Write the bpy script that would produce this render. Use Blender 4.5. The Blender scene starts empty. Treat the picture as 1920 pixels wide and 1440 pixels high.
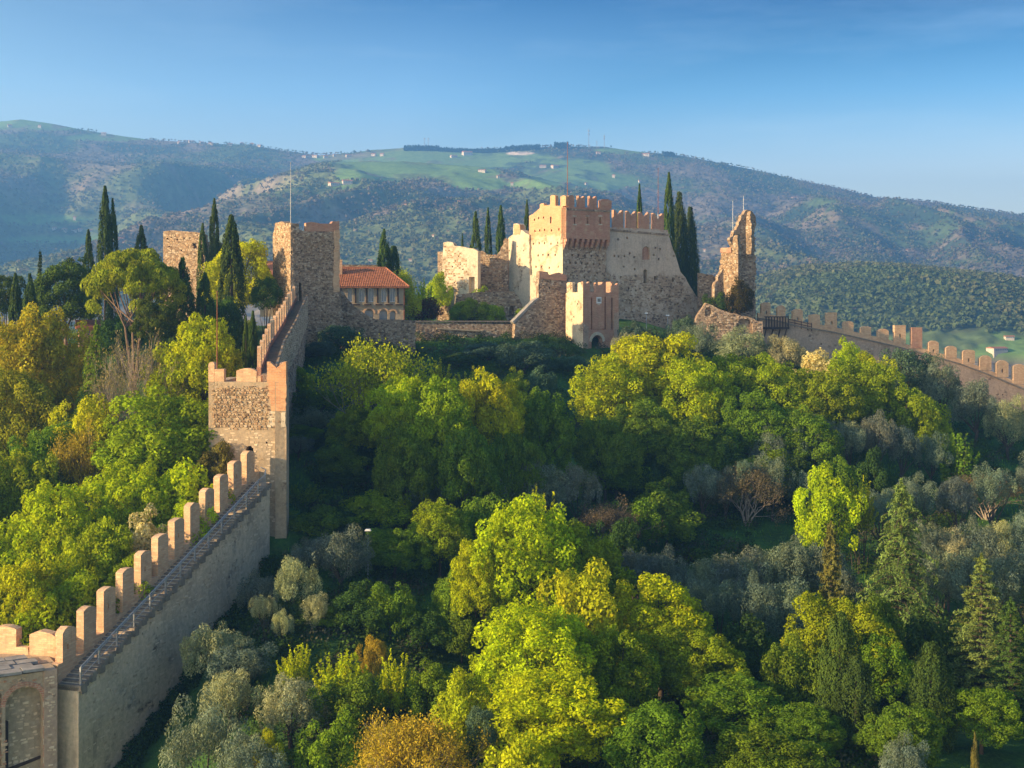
import bpy, bmesh, math, random
import numpy as np
from mathutils import Vector, Matrix

scene = bpy.context.scene
C = scene.collection
R = math.radians
FPX, CX, HZ = 2400.0, 960.0, 560.0       # lens in photograph pixels, centre column, eye-level row

# ------------------------------------------------------------------ camera, sky, sun, exposure
cam = bpy.data.cameras.new('camera'); cam.lens = 45.0; cam.sensor_width = 36.0
cam.shift_y = -160.0 / 1920.0; cam.clip_start = 0.5; cam.clip_end = 20000
camo = bpy.data.objects.new('camera', cam); C.objects.link(camo)
camo.location = (0, 0, 0); camo.rotation_euler = (R(90), 0, 0)
scene.camera = camo

SUN_EL, SUN_A = 17.0, 23.0               # elevation; degrees that the sun stands on the camera's side of due left
world = bpy.data.worlds.new('World'); scene.world = world; world.use_nodes = True
nt = world.node_tree; nt.nodes.clear()
sky = nt.nodes.new('ShaderNodeTexSky'); sky.sky_type = 'NISHITA'; sky.sun_disc = False
sky.sun_elevation = R(SUN_EL); sky.sun_rotation = R(270 - SUN_A)
sky.air_density = 1.0; sky.dust_density = 0.5; sky.ozone_density = 2.0; sky.altitude = 200
hs = nt.nodes.new('ShaderNodeHueSaturation'); hs.inputs['Saturation'].default_value = 1.0
tc = nt.nodes.new('ShaderNodeTexCoord'); sp = nt.nodes.new('ShaderNodeSeparateXYZ')
rp = nt.nodes.new('ShaderNodeValToRGB'); el = rp.color_ramp.elements
el[0].position = 0.0; el[0].color = (.9, .80, .78, 1)
el[1].position = 1.0; el[1].color = (.18, .40, .62, 1)
for p_, c_ in ((.09, (.97, .83, .77, 1)), (.155, (.45, .59, .70, 1)), (.235, (.008, .17, .34, 1)), (.5, (.10, .34, .58, 1))):
    e_ = el.new(p_); e_.color = c_
mm = nt.nodes.new('ShaderNodeMix'); mm.data_type = 'RGBA'; mm.blend_type = 'MULTIPLY'; mm.inputs[0].default_value = 1
bg = nt.nodes.new('ShaderNodeBackground'); bg.inputs['Strength'].default_value = 0.145
wo = nt.nodes.new('ShaderNodeOutputWorld'); L = nt.links.new
# towards the low sun the sky is brighter and paler than in the deep blue quarter of the picture
dt = nt.nodes.new('ShaderNodeVectorMath'); dt.operation = 'DOT_PRODUCT'; dt.inputs[1].default_value = (-math.cos(R(SUN_A)) * math.cos(R(SUN_EL)), -math.sin(R(SUN_A)) * math.cos(R(SUN_EL)), math.sin(R(SUN_EL)))
mr = nt.nodes.new('ShaderNodeMapRange'); mr.interpolation_type = 'SMOOTHSTEP'; mr.inputs[1].default_value = -.36; mr.inputs[2].default_value = .9
m2 = nt.nodes.new('ShaderNodeMix'); m2.data_type = 'RGBA'; m2.inputs[7].default_value = (1.35, 1.12, .88, 1)
L(tc.outputs['Generated'], dt.inputs[0]); L(dt.outputs['Value'], mr.inputs[0]); L(mr.outputs[0], m2.inputs[0]); L(rp.outputs[0], m2.inputs[6])
L(tc.outputs['Generated'], sp.inputs[0]); L(sp.outputs['Z'], rp.inputs[0])
L(sky.outputs[0], hs.inputs['Color']); L(hs.outputs[0], mm.inputs[6]); mr3 = nt.nodes.new('ShaderNodeMapRange'); mr3.inputs[1].default_value = -.56; mr3.inputs[2].default_value = -.25
m3 = nt.nodes.new('ShaderNodeMix'); m3.data_type = 'RGBA'; m3.inputs[6].default_value = (.12, .50, .60, 1); m3.inputs[7].default_value = (1, 1, 1, 1)
m4 = nt.nodes.new('ShaderNodeMix'); m4.data_type = 'RGBA'; m4.blend_type = 'MULTIPLY'; m4.inputs[0].default_value = 1
L(dt.outputs['Value'], mr3.inputs[0]); mr5 = nt.nodes.new('ShaderNodeMapRange'); mr5.inputs[1].default_value = .23; mr5.inputs[2].default_value = .10
mx5 = nt.nodes.new('ShaderNodeMath'); mx5.operation = 'MAXIMUM'
L(sp.outputs['Z'], mr5.inputs[0]); L(mr5.outputs[0], mx5.inputs[0]); L(mr3.outputs[0], mx5.inputs[1]); L(mx5.outputs[0], m3.inputs[0]); L(m3.outputs[2], m4.inputs[6]); L(m2.outputs[2], m4.inputs[7]); # a few very faint high veils
mpw = nt.nodes.new('ShaderNodeMapping'); mpw.inputs['Scale'].default_value = (1.2, 1.2, 7.0); mpw.inputs['Rotation'].default_value = (0, R(14), 0)
nw = nt.nodes.new('ShaderNodeTexNoise'); nw.inputs['Scale'].default_value = 2.6; nw.inputs['Detail'].default_value = 7; nw.inputs['Roughness'].default_value = .62
rw_ = nt.nodes.new('ShaderNodeMapRange'); rw_.inputs[1].default_value = .50; rw_.inputs[2].default_value = .80; rw_.inputs[4].default_value = .30
m6 = nt.nodes.new('ShaderNodeMix'); m6.data_type = 'RGBA'; m6.inputs[7].default_value = (1.0, .86, .80, 1)
L(tc.outputs['Generated'], mpw.inputs[0]); L(mpw.outputs[0], nw.inputs['Vector']); L(nw.outputs[0], rw_.inputs[0]); L(rw_.outputs[0], m6.inputs[0]); L(m4.outputs[2], m6.inputs[6]); L(m6.outputs[2], mm.inputs[7])
L(mm.outputs[2], bg.inputs['Color']); L(bg.outputs[0], wo.inputs['Surface'])

sl = bpy.data.lights.new('sun', 'SUN'); sl.energy = 5.0; sl.angle = R(0.5); sl.color = (1.0, 0.73, 0.40)
so = bpy.data.objects.new('sun', sl); C.objects.link(so)
sdir = Vector((-math.cos(R(SUN_A)) * math.cos(R(SUN_EL)), -math.sin(R(SUN_A)) * math.cos(R(SUN_EL)), math.sin(R(SUN_EL))))
so.rotation_euler = sdir.to_track_quat('Z', 'Y').to_euler(); so.location = (-200, 100, 200)
vs = scene.view_settings; vs.view_transform = 'Standard'; vs.look = 'None'; vs.gamma = 1; vs.use_curve_mapping = False
vs.exposure = 1.38

# ------------------------------------------------------------------ helpers
def tag(o, label=None, cat=None, group=None, kind=None):
    if label: o['label'] = label
    if cat: o['category'] = cat
    if group: o['group'] = group
    if kind: o['kind'] = kind
    return o

def empty(name, loc, label=None, cat=None, group=None):
    o = bpy.data.objects.new(name, None); o.empty_display_size = .3
    C.objects.link(o); o.location = loc
    return tag(o, label, cat, group)

def set_uv(me):
    n = len(me.polygons)
    if not n: return
    nor = np.empty(n * 3, 'f'); me.polygons.foreach_get('normal', nor); nor = nor.reshape(-1, 3)
    tot = np.empty(n, 'i'); me.polygons.foreach_get('loop_total', tot)
    vi = np.empty(len(me.loops), 'i'); me.loops.foreach_get('vertex_index', vi)
    co = np.empty(len(me.vertices) * 3, 'f'); me.vertices.foreach_get('co', co); co = co.reshape(-1, 3)[vi]
    nn = np.repeat(nor, tot, 0)
    h = np.hypot(nn[:, 0], nn[:, 1]) + 1e-9
    t = np.stack([-nn[:, 1] / h, nn[:, 0] / h], 1)
    side = np.abs(nn[:, 2]) < .75
    u = np.where(side, (co[:, :2] * t).sum(1), co[:, 0]); v = np.where(side, co[:, 2], co[:, 1])
    uv = me.uv_layers.new(name='UVMap')
    uv.data.foreach_set('uv', np.stack([u, v], 1).ravel().astype('f'))

def link_mesh(name, me, parent=None, loc=None):
    o = bpy.data.objects.new(name, me); C.objects.link(o)
    if parent is not None: o.parent = parent
    if loc is not None: o.location = loc
    return o

class F:                                  # an upright plane: origin, direction along it, outward normal
    def __init__(s, x, y, th):
        s.a = Vector((x, y)); s.d = Vector((math.cos(R(th)), math.sin(R(th)))); s.n = Vector((s.d.y, -s.d.x)); s.th = th
    def P(s, u, o, z):
        p = s.a + s.d * u + s.n * o
        return Vector((p.x, p.y, z))
    def px(s, px, py):                    # where a line of sight meets the plane -> (along, height)
        r = Vector(((px - CX) / FPX, 1.0))
        k = s.a.dot(s.n) / r.dot(s.n)
        return ((r * k - s.a).dot(s.d), (HZ - py) / FPX * k)
    def tr(s, pts): return [s.px(*p) for p in pts]
    def off(s, o, u=0): p = s.a + s.n * o + s.d * u; return F(p.x, p.y, s.th)
def Fp(px, y, th): return F((px - CX) / FPX * y, y, th)

def ragged(pts, rng, step=.5, amp=.18, zmin=None):
    out = []
    n = len(pts)
    for i in range(n):
        a, b = pts[i], pts[(i + 1) % n]; out.append(a)
        l = math.hypot(b[0] - a[0], b[1] - a[1]); k = int(l / step)
        if zmin is not None and (min(a[1], b[1]) < zmin): k = 0
        for j in range(1, k):
            t = j / k
            nx, nz = -(b[1] - a[1]) / l, (b[0] - a[0]) / l
            q = rng.uniform(-amp, amp)
            out.append((a[0] + (b[0] - a[0]) * t + nx * q, a[1] + (b[1] - a[1]) * t + nz * q))
    return out

def ragline(pts, rng, step, amp):        # the same, for an open line
    q = ragged(list(pts) + [pts[0]], rng, step, amp); i = max(k for k, p in enumerate(q) if p == pts[-1]); return q[:i + 1]

class MB:
    def __init__(s): s.v = []; s.f = []
    def add(s, vs_, fs): b = len(s.v); s.v += [tuple(v) for v in vs_]; s.f += [tuple(b + i for i in f) for f in fs]; return s
    def prism(s, fr, out, o0, o1):
        n = len(out)
        vs_ = [fr.P(u, o1, z) for u, z in out] + [fr.P(u, o0, z) for u, z in out]
        fs = [tuple(range(n)), tuple(range(2 * n - 1, n - 1, -1))] + [(i, n + i, n + (i + 1) % n, (i + 1) % n) for i in range(n)]
        return s.add(vs_, fs)
    def box(s, fr, u0, u1, o0, o1, z0, z1): return s.prism(fr, [(u0, z0), (u1, z0), (u1, z1), (u0, z1)], o0, o1)
    def flat(s, fr, plan, z0, z1):        # plan outline in (along, off), extruded upwards
        n = len(plan)
        vs_ = [fr.P(u, o, z0) for u, o in plan] + [fr.P(u, o, z1) for u, o in plan]
        fs = [tuple(range(n - 1, -1, -1)), tuple(range(n, 2 * n))] + [(i, (i + 1) % n, n + (i + 1) % n, n + i) for i in range(n)]
        return s.add(vs_, fs)
    def tube(s, pts, rad, k=6, cap=True):
        pts = [Vector(p) for p in pts]; rings = []
        for i, p in enumerate(pts):
            d = (pts[min(i + 1, len(pts) - 1)] - pts[max(i - 1, 0)]).normalized()
            a = d.orthogonal().normalized() if i == 0 else (a_ - d * a_.dot(d)).normalized()
            a_ = a; b = d.cross(a); r = rad[i] if hasattr(rad, '__len__') else rad
            rings.append([p + (a * math.cos(2 * math.pi * j / k) + b * math.sin(2 * math.pi * j / k)) * r for j in range(k)])
        vs_ = [v for rg in rings for v in rg]
        fs = [(i * k + j, i * k + (j + 1) % k, (i + 1) * k + (j + 1) % k, (i + 1) * k + j) for i in range(len(pts) - 1) for j in range(k)]
        if cap: fs += [tuple(range(k - 1, -1, -1)), tuple(range((len(pts) - 1) * k, len(pts) * k))]
        return s.add(vs_, fs)
    def mesh(s, name, mat, org=(0, 0, 0), recalc=True, smooth=False):
        me = bpy.data.meshes.new(name)
        me.from_pydata([(x - org[0], y - org[1], z - org[2]) for x, y, z in s.v], [], s.f)
        if recalc:
            bm = bmesh.new(); bm.from_mesh(me); bmesh.ops.recalc_face_normals(bm, faces=bm.faces); bm.to_mesh(me); bm.free()
        if smooth: me.polygons.foreach_set('use_smooth', [True] * len(me.polygons))
        me.materials.append(mat); set_uv(me)
        return me
    def build(s, name, mat, parent=None, org=None, smooth=False, kind=None, label=None):
        if org is None: org = parent.location if parent is not None else (0, 0, 0)
        if parent is not None and parent.parent is not None: org = parent.parent.location
        o = link_mesh(name, s.mesh(name, mat, org, smooth=smooth), parent)
        return tag(o, label=label, kind=kind)

def _vol(me):
    bm = bmesh.new(); bm.from_mesh(me); v = abs(bm.calc_volume()); bm.free(); return v

def carve(o, mb, org):                    # cut real openings into a solid
    me = bpy.data.meshes.new('cut'); me.from_pydata([(x - org[0], y - org[1], z - org[2]) for x, y, z in mb.v], [], mb.f)
    bm = bmesh.new(); bm.from_mesh(me); bmesh.ops.recalc_face_normals(bm, faces=bm.faces); bm.to_mesh(me); bm.free()
    c = bpy.data.objects.new('cut', me); C.objects.link(c); c.parent = o.parent
    m = o.modifiers.new('b', 'BOOLEAN'); m.object = c; m.operation = 'DIFFERENCE'; m.solver = 'EXACT'
    bpy.context.view_layer.update()
    dg = bpy.context.evaluated_depsgraph_get()
    new = bpy.data.meshes.new_from_object(o.evaluated_get(dg))
    o.modifiers.clear(); old = o.data
    if not (.4 * _vol(old) < _vol(new) < 1.02 * _vol(old)):
        print('CARVE FAILED', o.name, o.parent.name if o.parent else '', _vol(old), _vol(new)); bpy.data.objects.remove(c); return
    o.data = new; new.name = old.name
    bpy.data.objects.remove(c); bpy.data.meshes.remove(me)
    while len(new.uv_layers): new.uv_layers.remove(new.uv_layers[0])
    if len(new.materials) > 1:
        m0 = new.materials[0]; new.materials.clear(); new.materials.append(m0)
    set_uv(new)

def inside(p, poly):
    x, y = p; c = False; n = len(poly); j = n - 1
    for i in range(n):
        xi, yi = poly[i]; xj, yj = poly[j]
        if (yi > y) != (yj > y) and x < (xj - xi) * (y - yi) / (yj - yi) + xi: c = not c
        j = i
    return c

def arch(u0, u1, z0, z1, k=8):            # round-headed outline
    r = (u1 - u0) / 2; zc = max(z1 - r, z0 + .05); ry = z1 - zc
    return [(u0, z0), (u1, z0)] + [(u0 + r + r * math.cos(math.pi * i / k), zc + ry * math.sin(math.pi * i / k)) for i in range(k + 1)]

def arch_px(fr, x0, x1, yt, yb):
    a = fr.px(x0, yb); b = fr.px(x1, yt)
    return arch(a[0], b[0], a[1], b[1])
def rect_px(fr, x0, x1, yt, yb):
    a = fr.px(x0, yb); b = fr.px(x1, yt)
    return [(a[0], a[1]), (b[0], a[1]), (b[0], b[1]), (a[0], b[1])]

def stones(name, fr, poly, mat, parent, rng, w=(.28, .6), h=(.2, .34), proud=(.03, .10), holes=(), gap=.05, keep=.93, org=None, jit=.05):
    """rubble: every stone a low irregular block standing proud of the wall face"""
    us = [p[0] for p in poly]; zs = [p[1] for p in poly]
    V, Fc, col = [], [], []
    z = min(zs)
    while z < max(zs):
        hh = rng.uniform(*h); u = min(us) - rng.random() * .3
        while u < max(us):
            ww = rng.uniform(*w)
            c = (u + ww / 2, z + hh / 2)
            if rng.random() < keep and inside(c, poly) and inside((u + .02, z + hh * .9), poly) and inside((u + ww - .02, z + hh * .9), poly) and not any(inside(c, q) for q in holes):
                pr = rng.uniform(*proud); g = gap / 2
                q = [(u + g, z + g), (u + ww - g, z + g), (u + ww - g, z + hh - g), (u + g, z + hh - g)]
                q = [(a + rng.uniform(-jit, jit), b + rng.uniform(-jit, jit)) for a, b in q]
                cu = sum(a for a, b in q) / 4; cz = sum(b for a, b in q) / 4
                b0 = len(V)
                V += [fr.P(a, -.02, b) for a, b in q]
                V += [fr.P(cu + (a - cu) * .72, pr * rng.uniform(.7, 1.2), cz + (b - cz) * .72) for a, b in q]
                Fc += [(b0 + 4, b0 + 5, b0 + 6, b0 + 7)] + [(b0 + i, b0 + (i + 1) % 4, b0 + 4 + (i + 1) % 4, b0 + 4 + i) for i in range(4)]
                k = rng.random(); col += [k] * 5
            u += ww
        z += hh
    if not V: return None
    m = MB(); m.v = [tuple(v) for v in V]; m.f = Fc
    if org is None: org = parent.location
    me = bpy.data.meshes.new(name); me.from_pydata([(x - org[0], y - org[1], z_ - org[2]) for x, y, z_ in m.v], [], m.f)
    a = me.attributes.new('lv', 'FLOAT', 'FACE'); a.data.foreach_set('value', col)
    me.materials.append(mat); set_uv(me)
    o = link_mesh(name, me, parent); o['kind'] = 'stuff'
    return o

# ------------------------------------------------------------------ materials
def nodes(name, rough=.9):
    m = bpy.data.materials.new(name); m.use_nodes = True; t = m.node_tree
    b = t.nodes['Principled BSDF']; b.inputs['Roughness'].default_value = rough; b.inputs['Specular IOR Level'].default_value = .15
    return m, t, b
def N(t, ty, **k):
    n = t.nodes.new(ty)
    for a, v in k.items():
        if a in n.inputs: n.inputs[a].default_value = v
        else: setattr(n, a, v)
    return n
def mix(t, a, b, fac, mode='MIX'):
    n = t.nodes.new('ShaderNodeMix'); n.data_type = 'RGBA'; n.blend_type = mode
    for i, x in ((0, fac), (6, a), (7, b)):
        if isinstance(x, (int, float)): n.inputs[i].default_value = x
        elif isinstance(x, tuple): n.inputs[i].default_value = (*x, 1)
        else: t.links.new(x, n.inputs[i])
    return n.outputs[2]
def ramp(t, src, *st):
    n = t.nodes.new('ShaderNodeValToRGB'); e = n.color_ramp.elements
    while len(e) < len(st): e.new(.5)
    for i, (p, c) in enumerate(st):
        e[i].position = p; e[i].color = (c, c, c, 1) if not isinstance(c, tuple) else (*c, 1)
    t.links.new(src, n.inputs[0]); return n.outputs[0]
def noise(t, vec, scale, detail=4, rough=.6):
    n = N(t, 'ShaderNodeTexNoise'); n.inputs['Scale'].default_value = scale; n.inputs['Detail'].default_value = detail; n.inputs['Roughness'].default_value = rough
    t.links.new(vec, n.inputs['Vector']); return n.outputs[0]

def masonry(name, base, alt, joint, cell=2.6, plaster=None, pl_amt=.5, pl_above=None, brick_above=None, brick=(.42, .17, .09), bump=.5, stain=.5, bpale=.75):
    """rubble, with patches of render and (optionally) brickwork above a height; colours are the stones' own"""
    m, t, b = nodes(name)
    L = t.links.new
    uv = N(t, 'ShaderNodeUVMap').outputs[0]; geo = N(t, 'ShaderNodeNewGeometry').outputs['Position']
    vo = N(t, 'ShaderNodeTexVoronoi'); vo.inputs['Scale'].default_value = cell; L(uv, vo.inputs['Vector'])
    mp = N(t, 'ShaderNodeMapping'); mp.inputs['Scale'].default_value = (1, 1.5, 1); L(uv, mp.inputs[0]); L(mp.outputs[0], vo.inputs['Vector'])
    ve = N(t, 'ShaderNodeTexVoronoi'); ve.feature = 'DISTANCE_TO_EDGE'; ve.inputs['Scale'].default_value = cell; L(mp.outputs[0], ve.inputs['Vector'])
    sx = N(t, 'ShaderNodeSeparateColor'); L(vo.outputs['Color'], sx.inputs[0])
    c = mix(t, base, alt, sx.outputs[0])
    c = mix(t, c, (.62, .55, .46), ramp(t, sx.outputs[1], (.72, 0), (.8, .6)))
    c = mix(t, c, (.10, .07, .05), ramp(t, sx.outputs[2], (.76, 0), (.80, .75)))
    edge = ramp(t, ve.outputs['Distance'], (0, 1), (.09, 0))
    c = mix(t, c, joint, edge)
    hgt = ramp(t, ve.outputs['Distance'], (0, 0), (.16, 1))
    big = noise(t, geo, .22, 5, .65)
    if plaster:
        pn = noise(t, geo, .35, 7, .7)
        if pl_above is not None:
            sp0 = N(t, 'ShaderNodeSeparateXYZ'); L(geo, sp0.inputs[0]); r0 = N(t, 'ShaderNodeMapRange'); L(sp0.outputs[2], r0.inputs[0])
            r0.inputs[1].default_value = pl_above - .6; r0.inputs[2].default_value = pl_above + .6; r0.inputs[3].default_value = .05; r0.inputs[4].default_value = -.13
            ad0 = N(t, 'ShaderNodeMath', operation='ADD'); L(pn, ad0.inputs[0]); L(r0.outputs[0], ad0.inputs[1]); pn = ad0.outputs[0]
        pm = ramp(t, pn, (pl_amt - .04, 1), (pl_amt + .05, 0))
        fine = noise(t, geo, 3.0, 5, .7)
        pc = mix(t, plaster, tuple(x * .62 for x in plaster), ramp(t, fine, (.35, 0), (.75, 1)))
        c = mix(t, c, pc, pm)
        hgt = mix(t, hgt, (1, 1, 1), pm)
    if brick_above is not None:
        br = N(t, 'ShaderNodeTexBrick'); br.inputs['Scale'].default_value = 1.0
        br.inputs['Brick Width'].default_value = .5; br.inputs['Row Height'].default_value = .16; br.inputs['Mortar Size'].default_value = .018
        br.inputs['Color1'].default_value = (*brick, 1); br.inputs['Color2'].default_value = (brick[0] * 1.25, brick[1] * 1.5, brick[2] * 1.6, 1)
        br.inputs['Mortar'].default_value = (.5, .4, .3, 1); L(uv, br.inputs['Vector'])
        sz = N(t, 'ShaderNodeSeparateXYZ'); L(geo, sz.inputs[0])
        ad = N(t, 'ShaderNodeMath', operation='ADD'); L(sz.outputs[2], ad.inputs[0])
        nz = N(t, 'ShaderNodeMath', operation='MULTIPLY'); L(noise(t, geo, .5, 6, .7), nz.inputs[0]); nz.inputs[1].default_value = 5.0; L(nz.outputs[0], ad.inputs[1])
        mr = N(t, 'ShaderNodeMapRange'); L(ad.outputs[0], mr.inputs[0]); mr.inputs[1].default_value = brick_above + 2.1; mr.inputs[2].default_value = brick_above + 2.9
        bc = mix(t, br.outputs[0], (.55, .40, .27), ramp(t, noise(t, geo, .9, 5, .7), (.5, 0), (.68, bpale)))
        c = mix(t, c, bc, mr.outputs[0])
        hgt = mix(t, hgt, br.outputs['Fac'], mr.outputs[0])
    c = mix(t, c, (.10, .085, .07), ramp(t, big, (.48, 0), (.85, stain)))
    st = N(t, 'ShaderNodeMapping'); st.inputs['Scale'].default_value = (1.1, .10, 1); L(uv, st.inputs[0])
    c = mix(t, c, (.14, .11, .09), ramp(t, noise(t, st.outputs[0], 1.0, 6, .7), (.52, 0), (.8, stain * .9)))
    c = mix(t, c, (.7, .62, .5), ramp(t, noise(t, geo, 1.7, 6, .75), (.56, 0), (.8, .35)))
    c = mix(t, c, (1.05, .98, .86), 1.0, 'MULTIPLY')
    L(c, b.inputs['Base Color'])
    bp = N(t, 'ShaderNodeBump'); bp.inputs['Strength'].default_value = bump; bp.inputs['Distance'].default_value = .08; L(hgt, bp.inputs['Height'])
    b2 = N(t, 'ShaderNodeBump'); b2.inputs['Strength'].default_value = .5; b2.inputs['Distance'].default_value = .12; L(noise(t, geo, 2.2, 8, .7), b2.inputs['Height'])
    L(bp.outputs[0], b2.inputs['Normal']); L(b2.outputs[0], b.inputs['Normal'])
    return m

def stone_mat(name, cols):
    m, t, b = nodes(name)
    at = N(t, 'ShaderNodeAttribute'); at.attribute_name = 'lv'
    c = ramp(t, at.outputs['Fac'], *[(i / (len(cols) - 1), c) for i, c in enumerate(cols)])
    geo = N(t, 'ShaderNodeNewGeometry').outputs['Position']
    c = mix(t, c, (.09, .075, .06), ramp(t, noise(t, geo, 3.5, 5, .7), (.5, 0), (.8, .6)))
    c = mix(t, c, (1.05, .98, .86), 1.0, 'MULTIPLY')
    t.links.new(c, b.inputs['Base Color']); return m

M = {}
M['rubble'] = masonry('rubble_stone', (.36, .26, .17), (.24, .17, .12), (.30, .23, .16), 2.4)
M['rubble_grey'] = masonry('grey_rubble', (.38, .28, .205), (.26, .19, .14), (.34, .265, .20), 2.4, stain=.6)
M['keep'] = masonry('keep_masonry', (.46, .33, .21), (.36, .26, .17), (.42, .33, .23), 2.2, plaster=(.74, .63, .47), pl_amt=.56, brick_above=11.5, brick=(.50, .24, .12), stain=.3)  # copy for the sunlit faces: plaster lightened to carry the light
M['keep_shade'] = masonry('keep_shaded_brick', (.43, .31, .22), (.32, .23, .17), (.40, .31, .23), 2.2, plaster=(.50, .39, .31), pl_amt=.42, brick_above=9.8, brick=(.42, .175, .115), stain=.4)  # darker, redder copy for the shaded faces, shade put into the colour
M['wing'] = masonry('wing_masonry', (.44, .335, .25), (.34, .255, .19), (.43, .335, .255), 2.0, plaster=(.62, .52, .44), pl_amt=.50, pl_above=4.9, brick_above=13.6, brick=(.42, .2, .13), stain=.55)
M['pale'] = masonry('pale_render', (.44, .36, .26), (.34, .27, .2), (.44, .36, .27), 2.0, plaster=(.66, .59, .48), pl_amt=.56, stain=.35)
M['brick'] = masonry('old_brick', (.42, .3, .2), (.3, .2, .14), (.4, .3, .2), 2.4, brick_above=-200, brick=(.41, .185, .125), stain=.55, bpale=.5)
M['keep_brick'] = masonry('orange_brick', (.42, .3, .2), (.3, .2, .14), (.4, .3, .2), 2.4, brick_above=-200, brick=(.50, .24, .12), stain=.5)
M['brick_pale'] = masonry('weathered_brick', (.42, .3, .2), (.3, .2, .14), (.4, .3, .2), 2.4, brick_above=-200, brick=(.58, .34, .205), stain=.55)
M['wallface'] = masonry('rendered_curtain', (.40, .33, .25), (.33, .27, .21), (.38, .32, .25), 1.9, plaster=(.70, .56, .41), pl_amt=.60, bump=.35, stain=.62)
M['pink'] = masonry('pinkish_curtain', (.44, .31, .235), (.35, .25, .19), (.42, .31, .24), 1.9, plaster=(.50, .37, .29), pl_amt=.54, stain=.5)
M['tower_low'] = masonry('tower_render', (.42, .32, .21), (.32, .24, .16), (.40, .32, .22), 2.2, plaster=(.46, .37, .27), pl_amt=.6, stain=.45)
M['stones_warm'] = stone_mat('warm_field_stones', [(.20, .13, .08), (.34, .24, .15), (.44, .32, .20), (.50, .42, .32), (.40, .25, .15)])
M['stones_pale'] = stone_mat('pale_field_stones', [(.42, .32, .225), (.60, .48, .35), (.70, .58, .44), (.50, .375, .26)])
M['stones_brick'] = stone_mat('brick_stones', [(.40, .19, .11), (.50, .30, .19), (.55, .42, .30), (.36, .24, .16)])
M['stones_grey'] = stone_mat('grey_field_stones', [(.14, .10, .075), (.28, .21, .15), (.38, .29, .215), (.52, .43, .34), (.33, .225, .155)])

def plain(name, col, rough=.8, metal=0, var=.35, sc=2.0):
    m, t, b = nodes(name, rough); b.inputs['Metallic'].default_value = metal
    geo = N(t, 'ShaderNodeNewGeometry').outputs['Position']
    c = mix(t, col, tuple(x * (1 - var) for x in col), ramp(t, noise(t, geo, sc, 6, .7), (.35, 0), (.7, 1)))
    t.links.new(c, b.inputs['Base Color'])
    return m
M['slab'] = plain('stone_slab', (.34, .31, .27), var=.5, sc=1.2)
M['step'] = plain('stone_step', (.30, .24, .18), var=.5, sc=1.5)
M['metal'] = plain('galvanised_rail', (.42, .42, .42), .45, .6, .2)
M['rust'] = plain('rusty_iron', (.28, .10, .05), .7, 0, .3)
M['dark'] = plain('weathered_dark_wood', (.07, .045, .035), .8)
M['white'] = plain('white_paint', (.75, .74, .70), .6, 0, .15)
M['grey'] = plain('grey_steel', (.35, .36, .38), .5, .3, .2)
M['glass'] = plain('window_glass', (.16, .21, .26), .15, 0, .3); M['glass'].node_tree.nodes['Principled BSDF'].inputs['Specular IOR Level'].default_value = .7
M['ochre'] = plain('ochre_render', (.46, .36, .24), var=.3, sc=1.0)
M['bark'] = plain('bark', (.10, .075, .055), .95, 0, .5, 6)
M['pinebark'] = plain('pine_bark', (.24, .165, .11), .95, 0, .5, 6)
M['palebark'] = plain('pale_bark', (.33, .27, .21), .95, 0, .4, 6)
M['tile'] = plain('terracotta_tiles', (.50, .20, .10), .85, 0, .5, 1.6)
M['soil'] = plain('bare_earth', (.22, .15, .10), .95, 0, .4)

def leafmat(name, trans=.35, var=.45):
    m = bpy.data.materials.new(name); m.use_nodes = True; t = m.node_tree; t.nodes.clear(); L = t.links.new
    oi = N(t, 'ShaderNodeObjectInfo'); at = N(t, 'ShaderNodeAttribute'); at.attribute_name = 'lv'
    geo = N(t, 'ShaderNodeNewGeometry').outputs['Position']
    f = ramp(t, at.outputs['Fac'], (0, 1 - var), (1, 1 + var))
    c = mix(t, oi.outputs['Color'], f, 1.0, 'MULTIPLY')
    c2 = mix(t, c, (1.15, 1.03, .78), 1.0, 'MULTIPLY')
    c = mix(t, c, c2, ramp(t, noise(t, geo, .55, 3, .6), (.42, 0), (.66, 1)))
    d = N(t, 'ShaderNodeBsdfDiffuse'); tr = N(t, 'ShaderNodeBsdfTranslucent'); L(c, d.inputs[0])
    cw = mix(t, c, (1.15, 1.1, .5), 1.0, 'MULTIPLY'); L(cw, tr.inputs[0])
    ms = N(t, 'ShaderNodeMixShader'); ms.inputs[0].default_value = trans; L(d.outputs[0], ms.inputs[1]); L(tr.outputs[0], ms.inputs[2])
    o = N(t, 'ShaderNodeOutputMaterial'); L(ms.outputs[0], o.inputs[0]); return m
M['leaf'] = leafmat('broad_leaves', .38); M['needle'] = leafmat('needles', .2, .5); M['olive'] = leafmat('olive_leaves', .25, .5)

# ------------------------------------------------------------------ numeric noise and terrain
def vnoise(x, y, seed=0):
    rs = np.random.RandomState(seed); T = rs.rand(256, 256)
    xi = np.floor(x).astype(int); yi = np.floor(y).astype(int); fx = x - xi; fy = y - yi
    fx = fx * fx * (3 - 2 * fx); fy = fy * fy * (3 - 2 * fy)
    g = lambda a, b: T[a % 256, b % 256]
    return (g(xi, yi) * (1 - fx) + g(xi + 1, yi) * fx) * (1 - fy) + (g(xi, yi + 1) * (1 - fx) + g(xi + 1, yi + 1) * fx) * fy
def fbm(x, y, o=4, seed=0, p=.5):
    s = 0; a = 1; tot = 0
    for i in range(o): s = s + a * vnoise(x * 2 ** i + 17.3 * i, y * 2 ** i + 9.1 * i, seed + i); tot += a; a *= p
    return s / tot
def gp(px, py, Y): return ((px - CX) / FPX * Y, Y, (HZ - py) / FPX * Y)
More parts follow.
